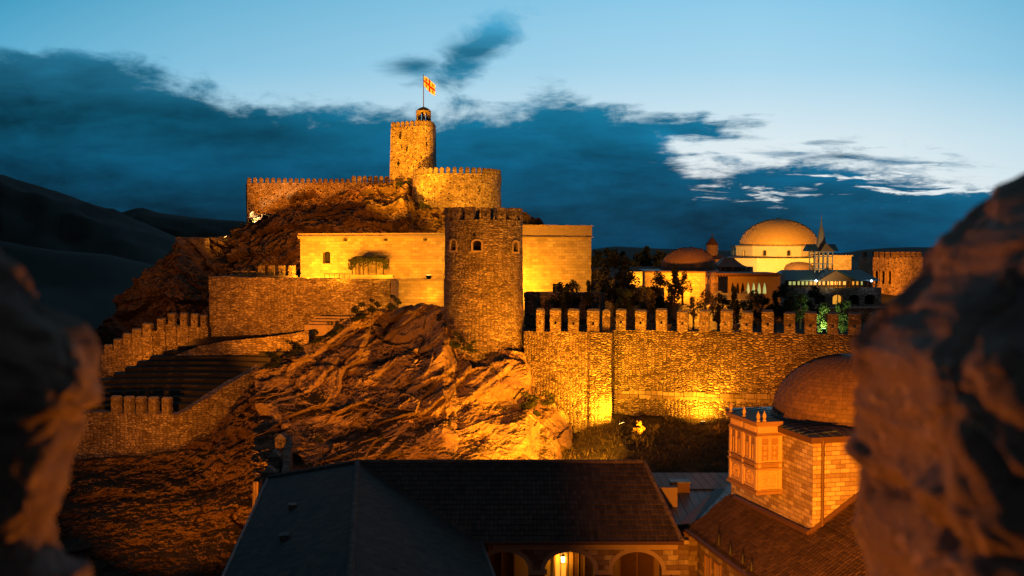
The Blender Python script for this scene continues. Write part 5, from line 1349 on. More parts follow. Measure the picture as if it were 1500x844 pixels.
# arcade with pointed arches
ar = thing('pointed_arcade', 'long dark eaved arcade with eight pointed arches, four glowing greenish', 'building', P(1100, 425, 116))
a = P(1066, 430, 114); b = P(1143, 430, 112); zt = cz(1100, 402.5, 113); zb0 = cz(1100, 431, 113)
mb = MB(); mb.wall((a.x, a.y), (b.x, b.y), 21, zt, 6.0); aw = mb.build('wall', M['plaster2'], ar)
dd = Vector((b.x-a.x, b.y-a.y)); U_ = Vector((dd.x, dd.y, 0)).normalized(); N_ = Vector((U_.y, -U_.x, 0)); cs = []; pn = []
for i, px in enumerate((1073.5, 1080.8, 1088.3, 1096, 1104, 1112, 1120)):
    q = px_on((a.x, a.y), (b.x, b.y), px); c_ = Vector((q[0], q[1], zb0+.05)); cs.append(archcut(c_, U_, Zv, N_, .40, .45, .85, -.5, .5, 10, True)); pn.append((c_, i))
cut(aw, cs)
for c_, i in pn:
    mb = MB(); archring(mb, c_, U_, Zv, N_, .40, .45, .85, .06, .05, 10, pointed=True); w = mb.build('arch_window', M['trim'], ar)
    mb = MB(); slab(mb, c_-N_*.42, U_, Zv, N_, -.22, .22, 0, 1.35, .02); mb.build('pane', M['litg'] if i >= 3 else M['dark'], w)  # unlit ones get a near-black sheet for the dark inside
mb = MB(); q0 = P(1040, 402, 111); q1 = P(1143, 402, 110.4); mb.wall((q0.x, q0.y), (q1.x, q1.y), zt+.003, zt+.22, 8.0); mb.build('eave_roof', M['wood'], ar)
mb = MB()
for i in range(24):
    q = q0.lerp(q1, (i+.5)/24); mb.box(q.x-.06, q.x+.06, q.y+.1, q.y+1.0, zt-.16, zt)
mb.build('rafters', M['wood'], ar)
# balustrade terrace with a warm wall underneath
bl_ = thing('balustrade_terrace', 'warm wall with pierced balustrade and pale knobs in front of the arcade', 'wall', P(1045, 450, 98))
a = P(1045, 445, 98); b = P(1100, 445, 97); zt = cz(1060, 429.5, 98)
mb = MB(); mb.wall((a.x, a.y), (b.x, b.y), 21, cz(1060, 438.5, 98), 2.0); mb.build('wall', M['ash'], bl_)
mb = MB(); mb.wall((a.x, a.y), (b.x, b.y), zt-.10, zt, .25); mb.wall((a.x, a.y), (b.x, b.y), cz(1060, 438.5, 98)+.003, cz(1060, 438.5, 98)+.08, .25)
for k in range(28):
    q = a.lerp(b, (k+.5)/28)
    for sg in (-1, 1): mb.tube([(q.x-sg*.07, q.y+.1, zt-.58), (q.x+sg*.07, q.y+.1, zt-.08)], .02, 4)
mb.build('balustrade', M['trim'], bl_, merge=False)
for px in (1054, 1074, 1092):
    q = px_on((a.x, a.y), (b.x, b.y), px); mb = MB(); mb.obox((q[0], q[1]+.12, zt+.003), .4, .4, .22, 0); mb.build('knob', M['pale'], bl_)
floodlight('glowing floodlight below the pierced balustrade', P(1029, 466, 95), (0.2, .5, 1))
lamp('floodlight_beam', P(1029,464,94.6)+Vector((0,0,.4)), P(1040,452,98), 1100, GOLD, 160, .9, .05)
a = P(1004, 452, 97); b = P(1050, 452, 97.5); mb = MB(); mb.wall((a.x, a.y), (b.x, b.y), 21, cz(1030, 446, 97), .8); mb.rough(.6, .05, .8)
tag(mb.build('garden_wall', M['ash'], loc=(a.x, a.y, 22)), 'rough amber wall glowing behind the middle merlons', 'wall')
a = P(872, 437, 92); b = P(1004, 445, 96.5); mb = MB(); mb.wall((a.x, a.y), (b.x, b.y), 21, a.z, .8, b.z); mb.rough(.6, .06, .8)
tag(mb.build('garden_wall', M['retain'], loc=(a.x, a.y, 22)), 'dark rubble garden wall hidden in the trees behind the merlons', 'wall')
# hip roofed hut
ht = thing('hip_roofed_hut', 'small pavilion with pinkish concave hip roof, left of the mosque', 'building', P(1075, 400, 140))
a = P(1050, 400, 140); b = P(1091, 400, 138); zt = cz(1072, 391, 139)
mb = MB(); mb.wall((a.x, a.y), (b.x, b.y), 21, zt, 4.0); mb.build('wall', M['plaster2'], ht)
mx_ = (a.x+b.x)/2; w2 = (b.x-a.x)/2+.5; mb = MB(); yc = 141
rg = []
for s_, z_ in ((1, zt), (.72, zt+.32), (.5, zt+.75), (.3, zt+1.25), (.26, zt+1.3), (0.01, zt+1.32)): rg.append([Vector((mx_+sx*w2*s_, yc+sy*2.6*s_, z_)) for sx, sy in ((-1,-1),(1,-1),(1,1),(-1,1))])
for p, q in zip(rg, rg[1:]):
    for i in range(4): j = (i+1) % 4; mb.f([p[i], p[j], q[j], q[i]])
mb.build('roof', M['roofmetal2'], ht)
for k in range(7): mb = MB(); mb.box(a.x+.3+k*.6, a.x+.42+k*.6, 137.7, 138.3, zt-.5, zt-.02); mb.build('bracket', M['wood'], ht)
# church
chh = thing('church', 'small dark church with conical drum roof and cross, behind the domed bath', 'church', P(1043, 380, 165))
cc_ = P(1043, 380, 165); mb = MB(); mb.lathe(cc_.x, 165, [(.98, 26), (.98, cz(1043, 358, 165)), (0, cz(1043, 358, 165))], 12); mb.build('drum', M['plaster2'], chh)
mb = MB(); mb.lathe(cc_.x, 165, [(1.15, cz(1043, 359, 165)), (.55, cz(1043, 352, 165)), (0, cz(1043, 346.5, 165))], 12); mb.build('cone_roof', M['wood'], chh)
mb = MB(); zt = cz(1043, 347, 165); mb.box(cc_.x-.05, cc_.x+.05, 164.95, 165.05, zt-.1, zt+.65); mb.box(cc_.x-.2, cc_.x+.2, 164.96, 165.04, zt+.3, zt+.4); mb.build('cross', M['iron'], chh)
mb = MB(); x0, x1 = P(1031,380,163).x, P(1068,380,163).x; z0_, z1_ = cz(1050, 380, 163), cz(1050, 372.5, 163)
mb.prism([(x0, 162), (x1, 162), (x1, 169), (x0, 169)], 26, z0_); mb.build('nave_wall', M['plaster2'], chh)
mb = MB(); mb.prism([(x0-.2, 161.8), (x1+.2, 161.8), (x1+.2, 169.2), (x0-.2, 169.2)], z0_+.003, z1_, top=[(x0+.5, 165), (x1-1, 165), (x1-1, 165.3), (x0+.5, 165.3)]); mb.build('nave_roof', M['wood'], chh)
mb = MB(); q = P(1027.5, 375, 163); mb.lathe(q.x, 163, [(.45, 26), (.45, cz(1027, 370, 163)), (.6, cz(1027, 370, 163)), (0, cz(1027, 362.5, 163))], 8); mb.build('belfry', M['wood'], chh)
# mosque
mq = thing('mosque', 'pale mosque with great golden dome on a windowed drum', 'mosque', P(1137, 400, 195))
MC = P(1140, 375, 195); R = 57/F*195; zd = cz(1140, 361.5, 190)
mb = MB(); prof = [(R*cos(radians(t)), zd+5.45*sin(radians(t))) for t in range(0, 90, 4)] + [(0, zd+5.45)]; mb.lathe(MC.x, 195, prof, 96); dm = mb.build('dome', M['gold'], mq, smooth=True)
mb = MB()
for k in range(96):
    th = 2*pi*k/96; mb.tube([(MC.x+(R+.01)*cos(radians(t))*cos(th), 195+(R+.01)*cos(radians(t))*sin(th), zd+5.46*sin(radians(t))) for t in range(0, 84, 9)], .035, 4)
mb.build('dome_seams', M['gold'], dm, merge=False)
mb = MB(); mb.lathe(MC.x, 195, [(0,zd+5.4),(.7, zd+5.38),(.3, zd+5.62),(0, zd+5.7)], 16); mb.build('dome_cap', M['trim'], dm)
Rd = 63.5/F*195/cos(pi/12); z0d = cz(1140, 377.5, 189)
def ngon(cx, cy, R, n, off=0): return [(cx+R*cos(2*pi*i/n+off), cy+R*sin(2*pi*i/n+off)) for i in range(n)]
mb = MB(); mb.prism(ngon(MC.x-.3, 195, Rd, 12, pi/12), z0d-1, zd); drum = mb.build('drum', M['plaster'], mq)
mb = MB(); mb.prism(ngon(MC.x-.3, 195, Rd*1.015, 12, pi/12), zd+.003, zd+.22); mb.build('cornice', M['trim'], mq)
cs = []; pn = []
for k in range(12):
    a_ = 2*pi*k/12 + pi/6 * 0 
    a_ = 2*pi*(k+.5)/12 + pi/12 
    N_ = Vector((cos(a_), sin(a_), 0)); U_ = Vector((-N_.y, N_.x, 0)); c_ = Vector((MC.x-.3, 195, z0d+.35)) + N_*Rd*cos(pi/12)
    if N_.y < .2:
        cs.append(archcut(c_, U_, Zv, N_, .62, .75, .3, -.4, .4)); pn.append((c_, U_, N_))
cut(drum, cs)
for c_, U_, N_ in pn:
    mb = MB(); archring(mb, c_, U_, Zv, N_, .62, .75, .3, .1, .06, 8); w = mb.build('window', M['trim'], mq)
    mb = MB(); slab(mb, c_-N_*.35, U_, Zv, N_, -.35, .35, 0, 1.1, .03); mb.build('pane', M['glass'], w)
# stepped body of the mosque
mb = MB(); x0, x1 = P(1080,400,183).x, P(1206,400,183).x; zt = cz(1140, 378.5, 184); xa = P(1110,400,184).x
mb.prism([(x0, 188), (xa-.2, 184), (x1, 183.5), (x1+1, 205), (x0, 205)], 25, zt); mb.build('wall', M['plaster'], mq)
mb = MB(); mb.prism([(x0-.2, 187.8), (xa-.3, 183.7), (x1+.2, 183.2), (x1+1, 194), (x0-.2, 194)], zt+.003, zt+.3, top=[(x0+.6, 189.4), (xa+.3, 186.4), (x1-.6, 186.4), (x1, 194), (x0+1, 194)]); mb.build('skirt_roof', M['lead'], mq)
c_ = P(1172, 400, 182.6); mb = MB(); mb.lathe(c_.x, 183.4, [(2.7, 25), (2.7, cz(1172, 393, 183)), (2.3, cz(1172, 388, 183)), (1.4, cz(1172, 384.6, 183)), (0, cz(1172, 383.5, 183))], 32); mb.build('half_dome', M['lead'], mq, smooth=True, angle=40)
mb = MB(); a = P(1200, 400, 180); b = P(1247, 400, 180); mb.wall((a.x, 180), (b.x, 180), 25, cz(1230, 375.5, 180), 8.0); mb.build('side_wing', M['ash'], mq)
mb = MB(); mb.wall((a.x-.1, 179.8), (b.x+.2, 179.8), cz(1230, 375.5, 180)+.003, cz(1230, 375.5, 180)+.2, 8.3); mb.build('wing_cornice', M['trim'], mq)
# wooden lookout with spire and long gallery roof
pv = thing('spired_gallery', 'timber gallery with teal roofs and a spired lookout turret over dark arches', 'pavilion', P(1210, 440, 128))
Yg = 128; gx = lambda px: P(px, 400, Yg).x; gzz = lambda py: P(1210, py, Yg).z
mb = MB(); mb.box(gx(1141), gx(1287), Yg-1, Yg+6, 22, gzz(421)); base = mb.build('base_wall', M['retain'], pv)
U_ = Vector((1,0,0)); N_ = Vector((0,-1,0)); cs = []
for px in (1175, 1202, 1228, 1252, 1275): cs.append(archcut(Vector((P(px,400,127).x, Yg-1, P(1210,446,127).z)), U_, Zv, N_, 1.35, .85, .38, -1.2, .5))
cut(base, cs)
for i, px in enumerate((1175, 1202, 1228, 1252, 1275)):
    x = P(px,400,127).x; mb = MB(); slab(mb, Vector((x, Yg-.05, P(1210,446,127).z)), U_, Zv, N_, -.66, .66, 0, 1.25, .03); w = mb.build('arch_door', M['litr'] if i == 2 else M['dark'], pv)
    if i == 2: mb = MB(); slab(mb, Vector((x, Yg-.12, P(1210,446,127).z)), U_, Zv, N_, .18, .3, 0, 1.2, .03); mb.build('door_post', M['wood'], w)
mb = MB(); mb.box(gx(1150), gx(1284), Yg+1.4, Yg+1.6, gzz(421), gzz(410)); mb.build('gallery_wall', M['wood'], pv)
for a_, b_, mt in ((1160,1171,'litg'),(1173,1177,'litg'),(1179,1183,'litg'),(1185,1188,'litg'),(1191,1201,'lit'),(1204,1208,'lit'),(1210,1214,'lit'),(1217,1229,'lit'),(1231,1236,'lit'),(1240,1245,'lit'),(1254,1258,'litr'),(1260,1264,'litr'),(1267,1270,'litg')):
    mb = MB(); mb.box(gx(a_), gx(b_), Yg+1.25, Yg+1.38, gzz(418.0), gzz(412.8)); mb.build('gallery_window', M[mt], pv)
for i in range(22):
    x = gx(1152+i*6.1); mb = MB(); mb.box(x-.07, x+.07, Yg-.8, Yg-.66, gzz(421), gzz(410)); mb.build('post', M['wood'], pv)
def hiproof(x0, x1, y0, y1, z0, z1, ix, iy, mat, name, par):
    mb = MB(); mb.prism([(x0,y0),(x1,y0),(x1,y1),(x0,y1)], z0, z0+.1)
    mb.prism([(x0,y0),(x1,y0),(x1,y1),(x0,y1)], z0+.103, z1, top=[(x0+ix,y0+iy),(x1-ix,y0+iy),(x1-ix,y0+iy+.05),(x0+ix,y0+iy+.05)]); return mb.build(name, mat, par)
hiproof(gx(1141), gx(1283), Yg-1.4, Yg+6.6, gzz(411), gzz(396), 1.0, 4.0, M['rooftown'], 'gallery_roof', pv)
# central gable
mb = MB(); x0, x1, xm = gx(1189), gx(1248), gx(1217); z0_, z1_ = gzz(410.5), gzz(395); y0_ = Yg-2.2
mb.f([Vector((x0,y0_,z0_)), Vector((xm,y0_,z1_)), Vector((xm,Yg+2.5,z1_)), Vector((x0,Yg+2.5,z0_))]); mb.f([Vector((x1,y0_,z0_)), Vector((x1,Yg+2.5,z0_)), Vector((xm,Yg+2.5,z1_)), Vector((xm,y0_,z1_))])
mb.build('gable_roof', M['rooftown'], pv); mb = MB(); mb.prism([(x0+.3,y0_+.2),(x1-.3,y0_+.2),(x1-.3,y0_+.35),(x0+.3,y0_+.35)], z0_, z1_-.12, top=[(xm-.05,y0_+.2),(xm+.05,y0_+.2),(xm+.05,y0_+.35),(xm-.05,y0_+.35)]); mb.build('gable_board', M['wood'], pv)
# turret
txm = gx(1209.5); ty_ = Yg+2; w = 1.15; z0_, z1_ = gzz(396), gzz(368)
for ix in range(5):
    for iy in (-1, 1):
        x = txm - w + ix*w/2; mb = MB(); mb.box(x-.06, x+.06, ty_+iy*w-.06, ty_+iy*w+.06, z0_-.3, z1_); mb.build('turret_post', M['trim'] if ix in (1, 3) else M['cap'], pv)
mb = MB()
for z_ in (z0_+.1, z0_+.75, z1_-.75, z1_-.14): mb.box(txm-w-.05, txm+w+.05, ty_-w-.1, ty_-w+.02, z_, z_+.12); mb.box(txm-w-.05, txm+w+.05, ty_+w-.02, ty_+w+.1, z_, z_+.12)
for i in range(14): mb.box(txm-w+i*w/6.5, txm-w+i*w/6.5+.04, ty_-w-.06, ty_-w-.02, z0_+.2, z0_+.75)
mb.build('turret_rails', M['cap'], pv, merge=False)
mb = MB(); zr0, zr1 = z1_, gzz(357.5); xa, xb = gx(1187), gx(1232)
mb.prism([(xa, ty_-1.2), (xb, ty_-1.2), (xb, ty_+1.6), (xa, ty_+1.6)], zr0+.003, zr1, top=[(xa+.1, ty_+.2), (xb-.1, ty_+.2), (xb-.1, ty_+.25), (xa+.1, ty_+.25)]); mb.build('turret_roof', M['rooftown'], pv)
mb = MB(); mb.prism([(gx(1201), ty_-2.0), (gx(1223), ty_-2.0), (gx(1223), ty_+1), (gx(1201), ty_+1)], zr0-.05, zr1+.1, top=[(txm-.03, ty_-2.0), (txm+.03, ty_-2.0), (txm+.03, ty_+1), (txm-.03, ty_+1)]); mb.build('turret_gable', M['wood'], pv)
zs = gzz(311); mb = MB(); mb.lathe(txm, ty_, [(.75, zr1-.5), (.62, zr1+.15), (.34, gzz(338)), (.12, gzz(329)), (.10, gzz(327)), (.05, gzz(318)), (0, zs)], 10); mb.build('spire', M['pale'], pv)
for px in (1195.5, 1276.5):
    q = P(px, 411.5, 126.2); t = thing('gallery_lamp', ('blue white lamp under the gallery eave, left of the gable' if px < 1200 else 'blue white lamp at the right end of the gallery eave'), 'lamp', q)
    mb = MB(); mb.lathe(q.x, q.y, [(0, q.z-.14), (.14, q.z-.05), (.14, q.z+.05), (0, q.z+.13)], 12); mb.build('globe', M['lensb'], t); mb = MB(); mb.tube([q+Vector((0,0,.1)), q+Vector((0,.1,.3))], .03, 6); mb.build('bracket', M['iron'], t)
    lamp('gallery_lamp_light', q+Vector((0, -.3, 0)), None, 14, BLUE, point=True, size=.1)
lamp('gallery_light', P(1226, 414, 128.3), None, 120, GOLD, point=True, size=.3)
# dark house body left of gallery under arcade end
a = P(1143, 430, 111); b = P(1300, 430, 111); mb = MB(); mb.wall((a.x, 111), (P(1320,430,116).x, 114), 21, cz(1200, 452, 112), 3.0); mb.rough(.8, .06, .8)
tag(mb.build('garden_wall', M['retain'], loc=(a.x, 111, 22)), 'dark wall at the foot of the timber gallery', 'wall')
# square tower far right
sq = thing('arched_tower', 'squat crenellated tower with three arched openings at far right', 'tower', P(1305, 410, 150))
a = P(1278, 415, 150); b = P(1311.5, 415, 147); c = P(1352, 415, 151); zt = cz(1300, 377, 149)
mb = MB(); mb.prism([(a.x, a.y), (b.x, b.y), (c.x, c.y), (c.x, c.y+6), (a.x, a.y+6)], 21, zt); tb = mb.build('tower_wall', M['citadel'], sq)
U_ = Vector((b.x-a.x, b.y-a.y, 0)).normalized(); N_ = Vector((U_.y, -U_.x, 0)); cs = []; pn = []
for px in (1284, 1293.5, 1303): 
    q = px_on((a.x, a.y), (b.x, b.y), px); c_ = Vector((q[0], q[1], cz(px, 416, 149))); cs.append(archcut(c_, U_, Zv, N_, .66, 1.7, .36, -1.5, .5)); pn.append(c_)
cut(tb, cs)
for c_ in pn:
    mb = MB(); archring(mb, c_, U_, Zv, N_, .66, 1.7, .36, .13, .09, 10); w = mb.build('arch_opening', M['trim'], sq); mb = MB(); slab(mb, c_-N_*1.4, U_, Zv, N_, -.4, .4, 0, 2.2, .03); mb.build('shade', M['dark'], w)
for A_, B_, n_ in ((a, b, 4), (b, c, 5), (Vector((c.x, c.y+6, 0)), Vector((a.x, a.y+6, 0)), 5)):
    for i in range(n_):
        q = A_.lerp(B_, (i+.5)/n_); put_merlon(sq, (q.x, q.y, zt-.05), atan2((B_-A_).y, (B_-A_).x), (.74, .8, .58), k=i, caps=False)

# ------------------------------------------------------------------ lamps one can see
floodlight('glowing ground floodlight in the grass at the bastion corner', (7.95, 71.6, bank(7.95,71.6)-.05), (-.3, .35, 1), s=1.1)
floodlight('glowing ground floodlight in the grass at the middle of the curtain wall', (13.9, 72.2, bank(13.9,72.2)-.05), (0, .6, 1), s=1.1)
floodlight('glowing floodlight on the left shoulder of the citadel hill', P(331,351,129), (-.5, 0, 1), s=1.5)
lamp('floodlight_beam', P(331,349,128.2)+Vector((0,-.3,.5)), P(310,352,129), 260, GOLD, 160, .9, .05)
floodlight('small floodlight on the terrace block before the yellow house', P(628, 410, 91), (0, .3, 1), s=1.6)
floodlight('glowing floodlight behind the bastion merlons at the keep foot', P(623, 250, 137), (0, .4, 1), s=1.3)
lamp('floodlight_beam', P(622,250,138)+Vector((.3, .3, 1.0)), P(624,225,146), 1500, GOLD, 110, .9, .1)
lamp('floodlight_beam', P(1208,484,79.2), P(1216,462,82), 520, GREEN, 120, .8, .1)
floodlight('green glowing floodlight under the lit tree behind the merlons', P(1207, 487, 79.0), (.2, .3, 1), 'lensg', s=1.1)

# ------------------------------------------------------------------ trees and plants
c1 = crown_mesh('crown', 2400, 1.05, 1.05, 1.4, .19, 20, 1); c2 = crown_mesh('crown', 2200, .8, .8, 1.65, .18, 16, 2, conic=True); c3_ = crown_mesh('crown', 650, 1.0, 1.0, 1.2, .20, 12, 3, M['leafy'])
c4 = crown_mesh('crown', 2300, 1.05, .95, 1.3, .17, 15, 4, M['leafb']); t1 = trunk_mesh(1.2, .09, 1); t2 = trunk_mesh(1.0, .07, 2)
G = 'young trees behind the curtain wall merlons'
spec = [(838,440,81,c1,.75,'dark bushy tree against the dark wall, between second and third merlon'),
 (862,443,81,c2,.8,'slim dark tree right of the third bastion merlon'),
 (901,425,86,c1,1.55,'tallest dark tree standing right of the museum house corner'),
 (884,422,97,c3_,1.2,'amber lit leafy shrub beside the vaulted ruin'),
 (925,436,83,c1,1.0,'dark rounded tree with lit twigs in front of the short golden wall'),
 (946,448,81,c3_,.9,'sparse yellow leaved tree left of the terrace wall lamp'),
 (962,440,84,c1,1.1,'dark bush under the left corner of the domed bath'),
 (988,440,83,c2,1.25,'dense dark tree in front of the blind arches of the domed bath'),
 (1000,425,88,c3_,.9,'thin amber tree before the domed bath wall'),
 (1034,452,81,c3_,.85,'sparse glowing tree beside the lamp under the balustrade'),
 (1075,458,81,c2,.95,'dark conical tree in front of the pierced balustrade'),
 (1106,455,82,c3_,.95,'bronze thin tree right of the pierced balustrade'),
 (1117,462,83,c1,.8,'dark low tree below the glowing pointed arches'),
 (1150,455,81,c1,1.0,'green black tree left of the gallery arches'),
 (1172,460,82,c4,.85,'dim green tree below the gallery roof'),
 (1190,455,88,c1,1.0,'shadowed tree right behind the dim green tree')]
for i, (px, py, Y, cr, sc, lb) in enumerate(spec):
    p = P(px, py, Y); zc = 1.2; base_z = p.z - zc*sc
    tree('young_tree', lb, 'tree', (p.x, Y, base_z), cr, (t1, t2)[i % 2], 1.9 if cr is not c3_ else 1.8, sc, i*1.3, G)
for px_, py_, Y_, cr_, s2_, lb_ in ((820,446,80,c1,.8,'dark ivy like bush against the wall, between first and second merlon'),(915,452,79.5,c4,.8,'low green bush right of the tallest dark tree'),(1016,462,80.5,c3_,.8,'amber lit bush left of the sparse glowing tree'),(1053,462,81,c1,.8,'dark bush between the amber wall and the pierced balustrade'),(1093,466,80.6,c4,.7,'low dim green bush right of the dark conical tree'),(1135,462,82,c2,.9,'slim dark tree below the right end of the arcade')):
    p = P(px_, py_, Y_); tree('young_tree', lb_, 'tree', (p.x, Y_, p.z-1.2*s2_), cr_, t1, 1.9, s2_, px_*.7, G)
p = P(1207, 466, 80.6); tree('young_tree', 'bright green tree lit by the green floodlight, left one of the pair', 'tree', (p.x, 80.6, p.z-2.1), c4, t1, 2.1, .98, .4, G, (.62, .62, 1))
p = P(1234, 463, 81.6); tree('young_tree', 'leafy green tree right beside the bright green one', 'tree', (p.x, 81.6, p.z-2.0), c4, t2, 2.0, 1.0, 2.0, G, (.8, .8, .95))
# potted plants seen in the embrasures
for px, lb in ((978, 'pale urn in the embrasure right of the large dark tree'), (1078, 'pale urn in the embrasure below the dark conical tree')):
    q = P(px, 489, 76.0); mb = MB(); mb.lathe(q.x, q.y-.2, [(0, ZT-.02), (.14, ZT-.02), (.16, ZT+.05), (.26, ZT+.28), (.30, ZT+.42), (.24, ZT+.44), (0, ZT+.40)], 16); tag(mb.build('urn', M['pale'], loc=(q.x, q.y-.2, ZT)), lb, 'urn')
# sapling and bushes on the bank
sp_ = P(933, 668, 65.5); cs_ = crown_mesh('crown', 330, .55, .55, .6, .15, 9, 7, M['leafy']); ts = trunk_mesh(.5, .03, 5, .5, 6, .45)
tree('sapling', 'small pale sapling alone on the dark grass bank', 'tree', (sp_.x, sp_.y, bank(sp_.x, sp_.y)), cs_, ts, 1.15)
sb = crown_mesh('crown', 260, .35, .35, .45, .09, 7, 9, M['leafy'])
for px, py, Y, s_, lb in ((962, 640, 70, .8, 'wispy shrub right of the sapling, near the wall foot'), (1000, 650, 68, .6, 'small dim shrub between the two ground floodlights'), (975, 612, 73.6, 1.1, 'tall thin shrub against the wall between the ground floodlights'), (1050, 645, 69, .9, 'dim shrub right of the middle ground floodlight'), (884, 655, 68, .6, 'low shrub left of the bastion corner floodlight'), (1006, 618, 73.2, .8, 'bush at the wall foot left of the middle floodlight')):
    p = P(px, py, Y); tree('shrub', lb, 'shrub', (p.x, Y, bank(p.x, Y)), sb, ts, .55, s_, px*.1, 'shrubs on the grass bank')
# bushes clinging to the outcrop
ob = crown_mesh('crown', 700, .75, .6, .45, .13, 9, 12, M['leaf']); tb_ = trunk_mesh(.15, .03, 6, .2, 5, .4)
for px, py, Y, s_, lb in ((520,462,79,1.0,'dark shrub on the upper left brow of the outcrop'),(545,449,80,1.1,'dark shrub on the outcrop brow below the retaining wall'),(500,474,79,.8,'dark shrub beside the pale steps on the outcrop'),(440,505,75.5,.8,'low shrub on the left edge of the outcrop'),(408,520,73,.9,'low dark shrub where outcrop meets lower wall'),(770,590,71,1.3,'leafy bush in the shade at the right foot of the outcrop'),(800,585,71.5,1.1,'leafy bush between outcrop and bastion wall'),(693,508,73,.9,'shrub at the foot of the round tower'),(680,505,73,.7,'small shrub left of the round tower foot'),(575,445,79.5,1.2,'shrub under the terrace block'),(530,458,79.4,1.3,'thick dark shrub on the brow between steps and terrace block'),(485,484,78.6,1.2,'thick shrub on the brow left of the pale steps'),(462,494,77.6,1.1,'shrub hanging over the left brow of the outcrop'),(425,512,75.6,1.2,'dense shrub above the left end of the outcrop'),(395,530,73.6,1.2,'dense shrub at the top of the lower wall'),(655,470,77.3,1.3,'dark shrub in the cleft left of the round tower'),(668,500,74.2,1.2,'dark shrub low in the cleft beside the round tower'),(783,600,71.0,1.4,'big dark bush in the shade beside the bastion wall'),(470,640,66,.6,'small dark shrub low on the outcrop face'),(560,640,66,.5,'tiny dark shrub on the lower middle outcrop face')):
    p = P(px, py, Y-1.2); tree('rock_shrub', lb, 'shrub', (p.x, p.y, p.z-.25), ob, tb_, .3, s_, px*.2, 'shrubs growing on the rock outcrop')
hb = crown_mesh('crown', 500, 1.1, .9, .7, .24, 10, 14, M['leaf']); p = P(378, 322, 136)
for px, py, s_, lb in ((372, 325, .8, 'green shrub at the foot of the citadel wall corner'), (352, 338, 1.1, 'green shrub below the citadel wall corner'), (340, 345, .8, 'shrub beside the hill shoulder floodlight'), (622, 300, .8, 'dark shrub under the round bastion'), (585, 268, .7, 'dark shrub at the keep foot'), (598, 266, .6, 'small dark shrub right of the keep foot')):
    p = P(px, py, 135 if px < 600 else 131); 
    if px in (585, 598): p = P(px, py, 141.5)
    tree('hill_shrub', lb, 'shrub', (p.x, p.y, p.z-.3), hb, tb_, .4, s_, px*.3, 'shrubs on the citadel hill')
# treeline behind the town
tc1 = crown_mesh('crown', 1500, 2.6, 2.6, 2.6, .62, 18, 21, M['leafd']); tc2 = crown_mesh('crown', 1500, 2.1, 2.1, 3.0, .6, 18, 22, M['leafd'], conic=True); tt = trunk_mesh(2.2, .22, 9, 2.2, 6, 1.6)
names = ['rounded', 'pointed', 'broad', 'tall', 'low', 'ragged', 'slender', 'heavy', 'dense', 'shaggy', 'narrow', 'stout', 'spreading', 'twiggy', 'bushy', 'dusky']
for i in range(15):
    px = 866 + i*11.6; Y = 215 + (i*37) % 30; py = 386 + (i*13) % 6; p = P(px, py, Y); s_ = .85 + ((i*7) % 5)*.09
    where = ['right of the museum house', 'above the vaulted ruin', 'above the tall tree', 'above the short golden wall', 'left of the small dome', 'behind the small dome', 'near the church'][min(6, i//2)]
    tree('distant_tree', '%s dark tree in the far treeline %s' % (names[i], where), 'tree', (p.x, Y, p.z-4.2), (tc1, tc2)[i % 3 == 1], tt, 4.0, s_, i*1.1, 'trees behind the old town')
for i, (px, lb) in enumerate(((1262,'dark tree left of the far arched tower'), (1250,'low dark tree between the mosque wing and the arched tower'), (1362,'dark tree behind the parapet, right of the arched tower'))):
    p = P(px, 402, 190); tree('distant_tree', lb, 'tree', (p.x, 190, p.z-3.8), tc1, tt, 3.6, .7, i, 'trees behind the old town')

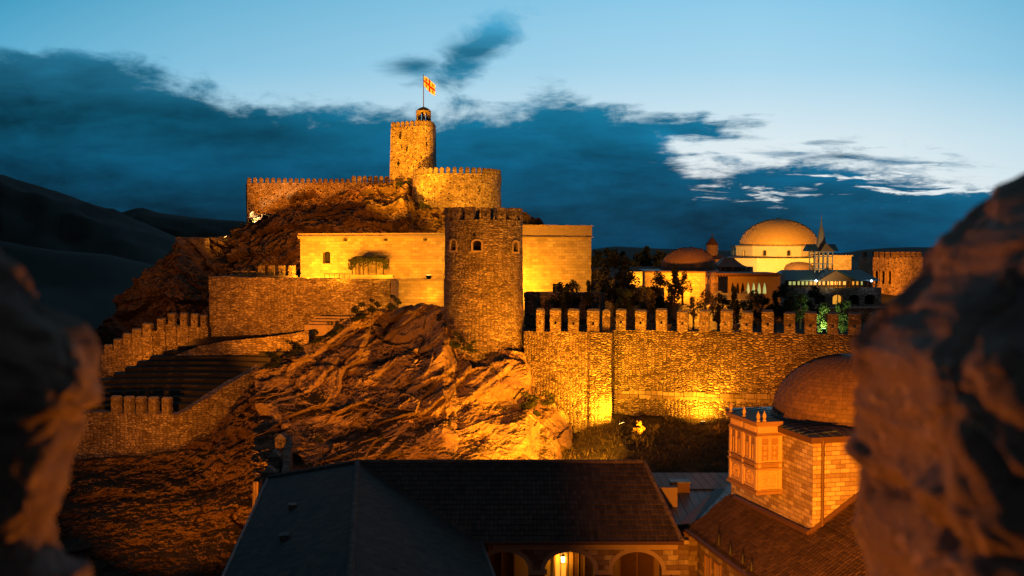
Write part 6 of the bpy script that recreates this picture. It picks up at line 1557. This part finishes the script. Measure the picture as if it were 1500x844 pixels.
# ------------------------------------------------------------------ parapet stones in the foreground
def rockpost(name, label, edge, side, xc_off, y0, y1, py0, py1, Yref, amp, seed, rows_=230, cols=360):
    """a weathered rubble merlon of the near parapet: closed body, worn and lumpy"""
    bm = bmesh.new(); uvl = bm.loops.layers.uv.new('UVMap'); yc, b = (y0+y1)/2, (y1-y0)/2; rows = []
    for j in range(rows_+1):
        py = py0 + (py1-py0)*j/rows_; xe = (interp(edge, py)-750)/F*Yref; z = P(750, py, Yref).z
        a = .95; xc = xe - side*a; row = []
        for i in range(cols):
            t = 2*pi*i/cols
            ct, st_ = cos(t), sin(t); x = xc + a*math.copysign(abs(ct)**.38, ct); y = yc + b*math.copysign(abs(st_)**.38, st_)
            p = Vector((x, y, z)); n = Vector((ct/a, st_/b, 0)).normalized()
            q = p*7.0 + Vector((seed, 0, 0))
            w = q + noise.noise_vector(q*.5)*.8 + noise.noise_vector(q*1.6)*.25
            h = noise.fractal(q*.6, .8, 2.0, 3)*.5 + (.55-noise.voronoi(w*1.3)[0][0])*.8 + (.5-noise.voronoi(w*3.4)[0][0])*.55 + noise.fractal(w*4.5, .6, 2.1, 4)*.16
            row.append(bm.verts.new(p + n*h*amp + Vector((0, 0, noise.noise(w*1.3)*amp*.6))))
        rows.append(row)
    for j in range(rows_):
        for i in range(cols): k = (i+1) % cols; bm.faces.new([rows[j][i], rows[j][k], rows[j+1][k], rows[j+1][i]])
    bm.faces.new(rows[0]); bm.faces.new(rows[-1][::-1])
    bmesh.ops.recalc_face_normals(bm, faces=bm.faces)
    for f in bm.faces: f.smooth = True
    me = bpy.data.meshes.new(name); bm.to_mesh(me); bm.free(); me.materials.append(M['parapet'])
    o = bpy.data.objects.new(name, me); COL.objects.link(o); return tag(o, label, 'parapet')
eL = [(250,-420),(330,-190),(355,-60),(375,15),(395,38),(430,66),(452,92),(470,128),(500,143),(525,154),(570,156),(595,148),(606,118),(640,116),(690,102),(740,86),(762,76),(790,84),(806,100),(815,132),(830,136),(900,132),(1000,130)]
eR = [(0,1900),(120,1640),(180,1560),(235,1500),(258,1470),(280,1440),(308,1400),(335,1372),(358,1348),(380,1334),(410,1318),(430,1298),(465,1262),(500,1230),(540,1230),(575,1234),(610,1246),(650,1236),(690,1262),(730,1242),(760,1240),(800,1260),(844,1254),(1000,1250)]
rockpost('parapet_merlon', 'blurred weathered parapet stone at left edge with an orange lit side', eL, 1, 0, 1.07, 1.24, 250, 990, 1.20, .026, 3.0)
rockpost('parapet_merlon', 'large blurred weathered parapet stone filling the right edge', eR, -1, 0, 1.00, 1.60, 20, 990, 1.50, .030, 8.0)
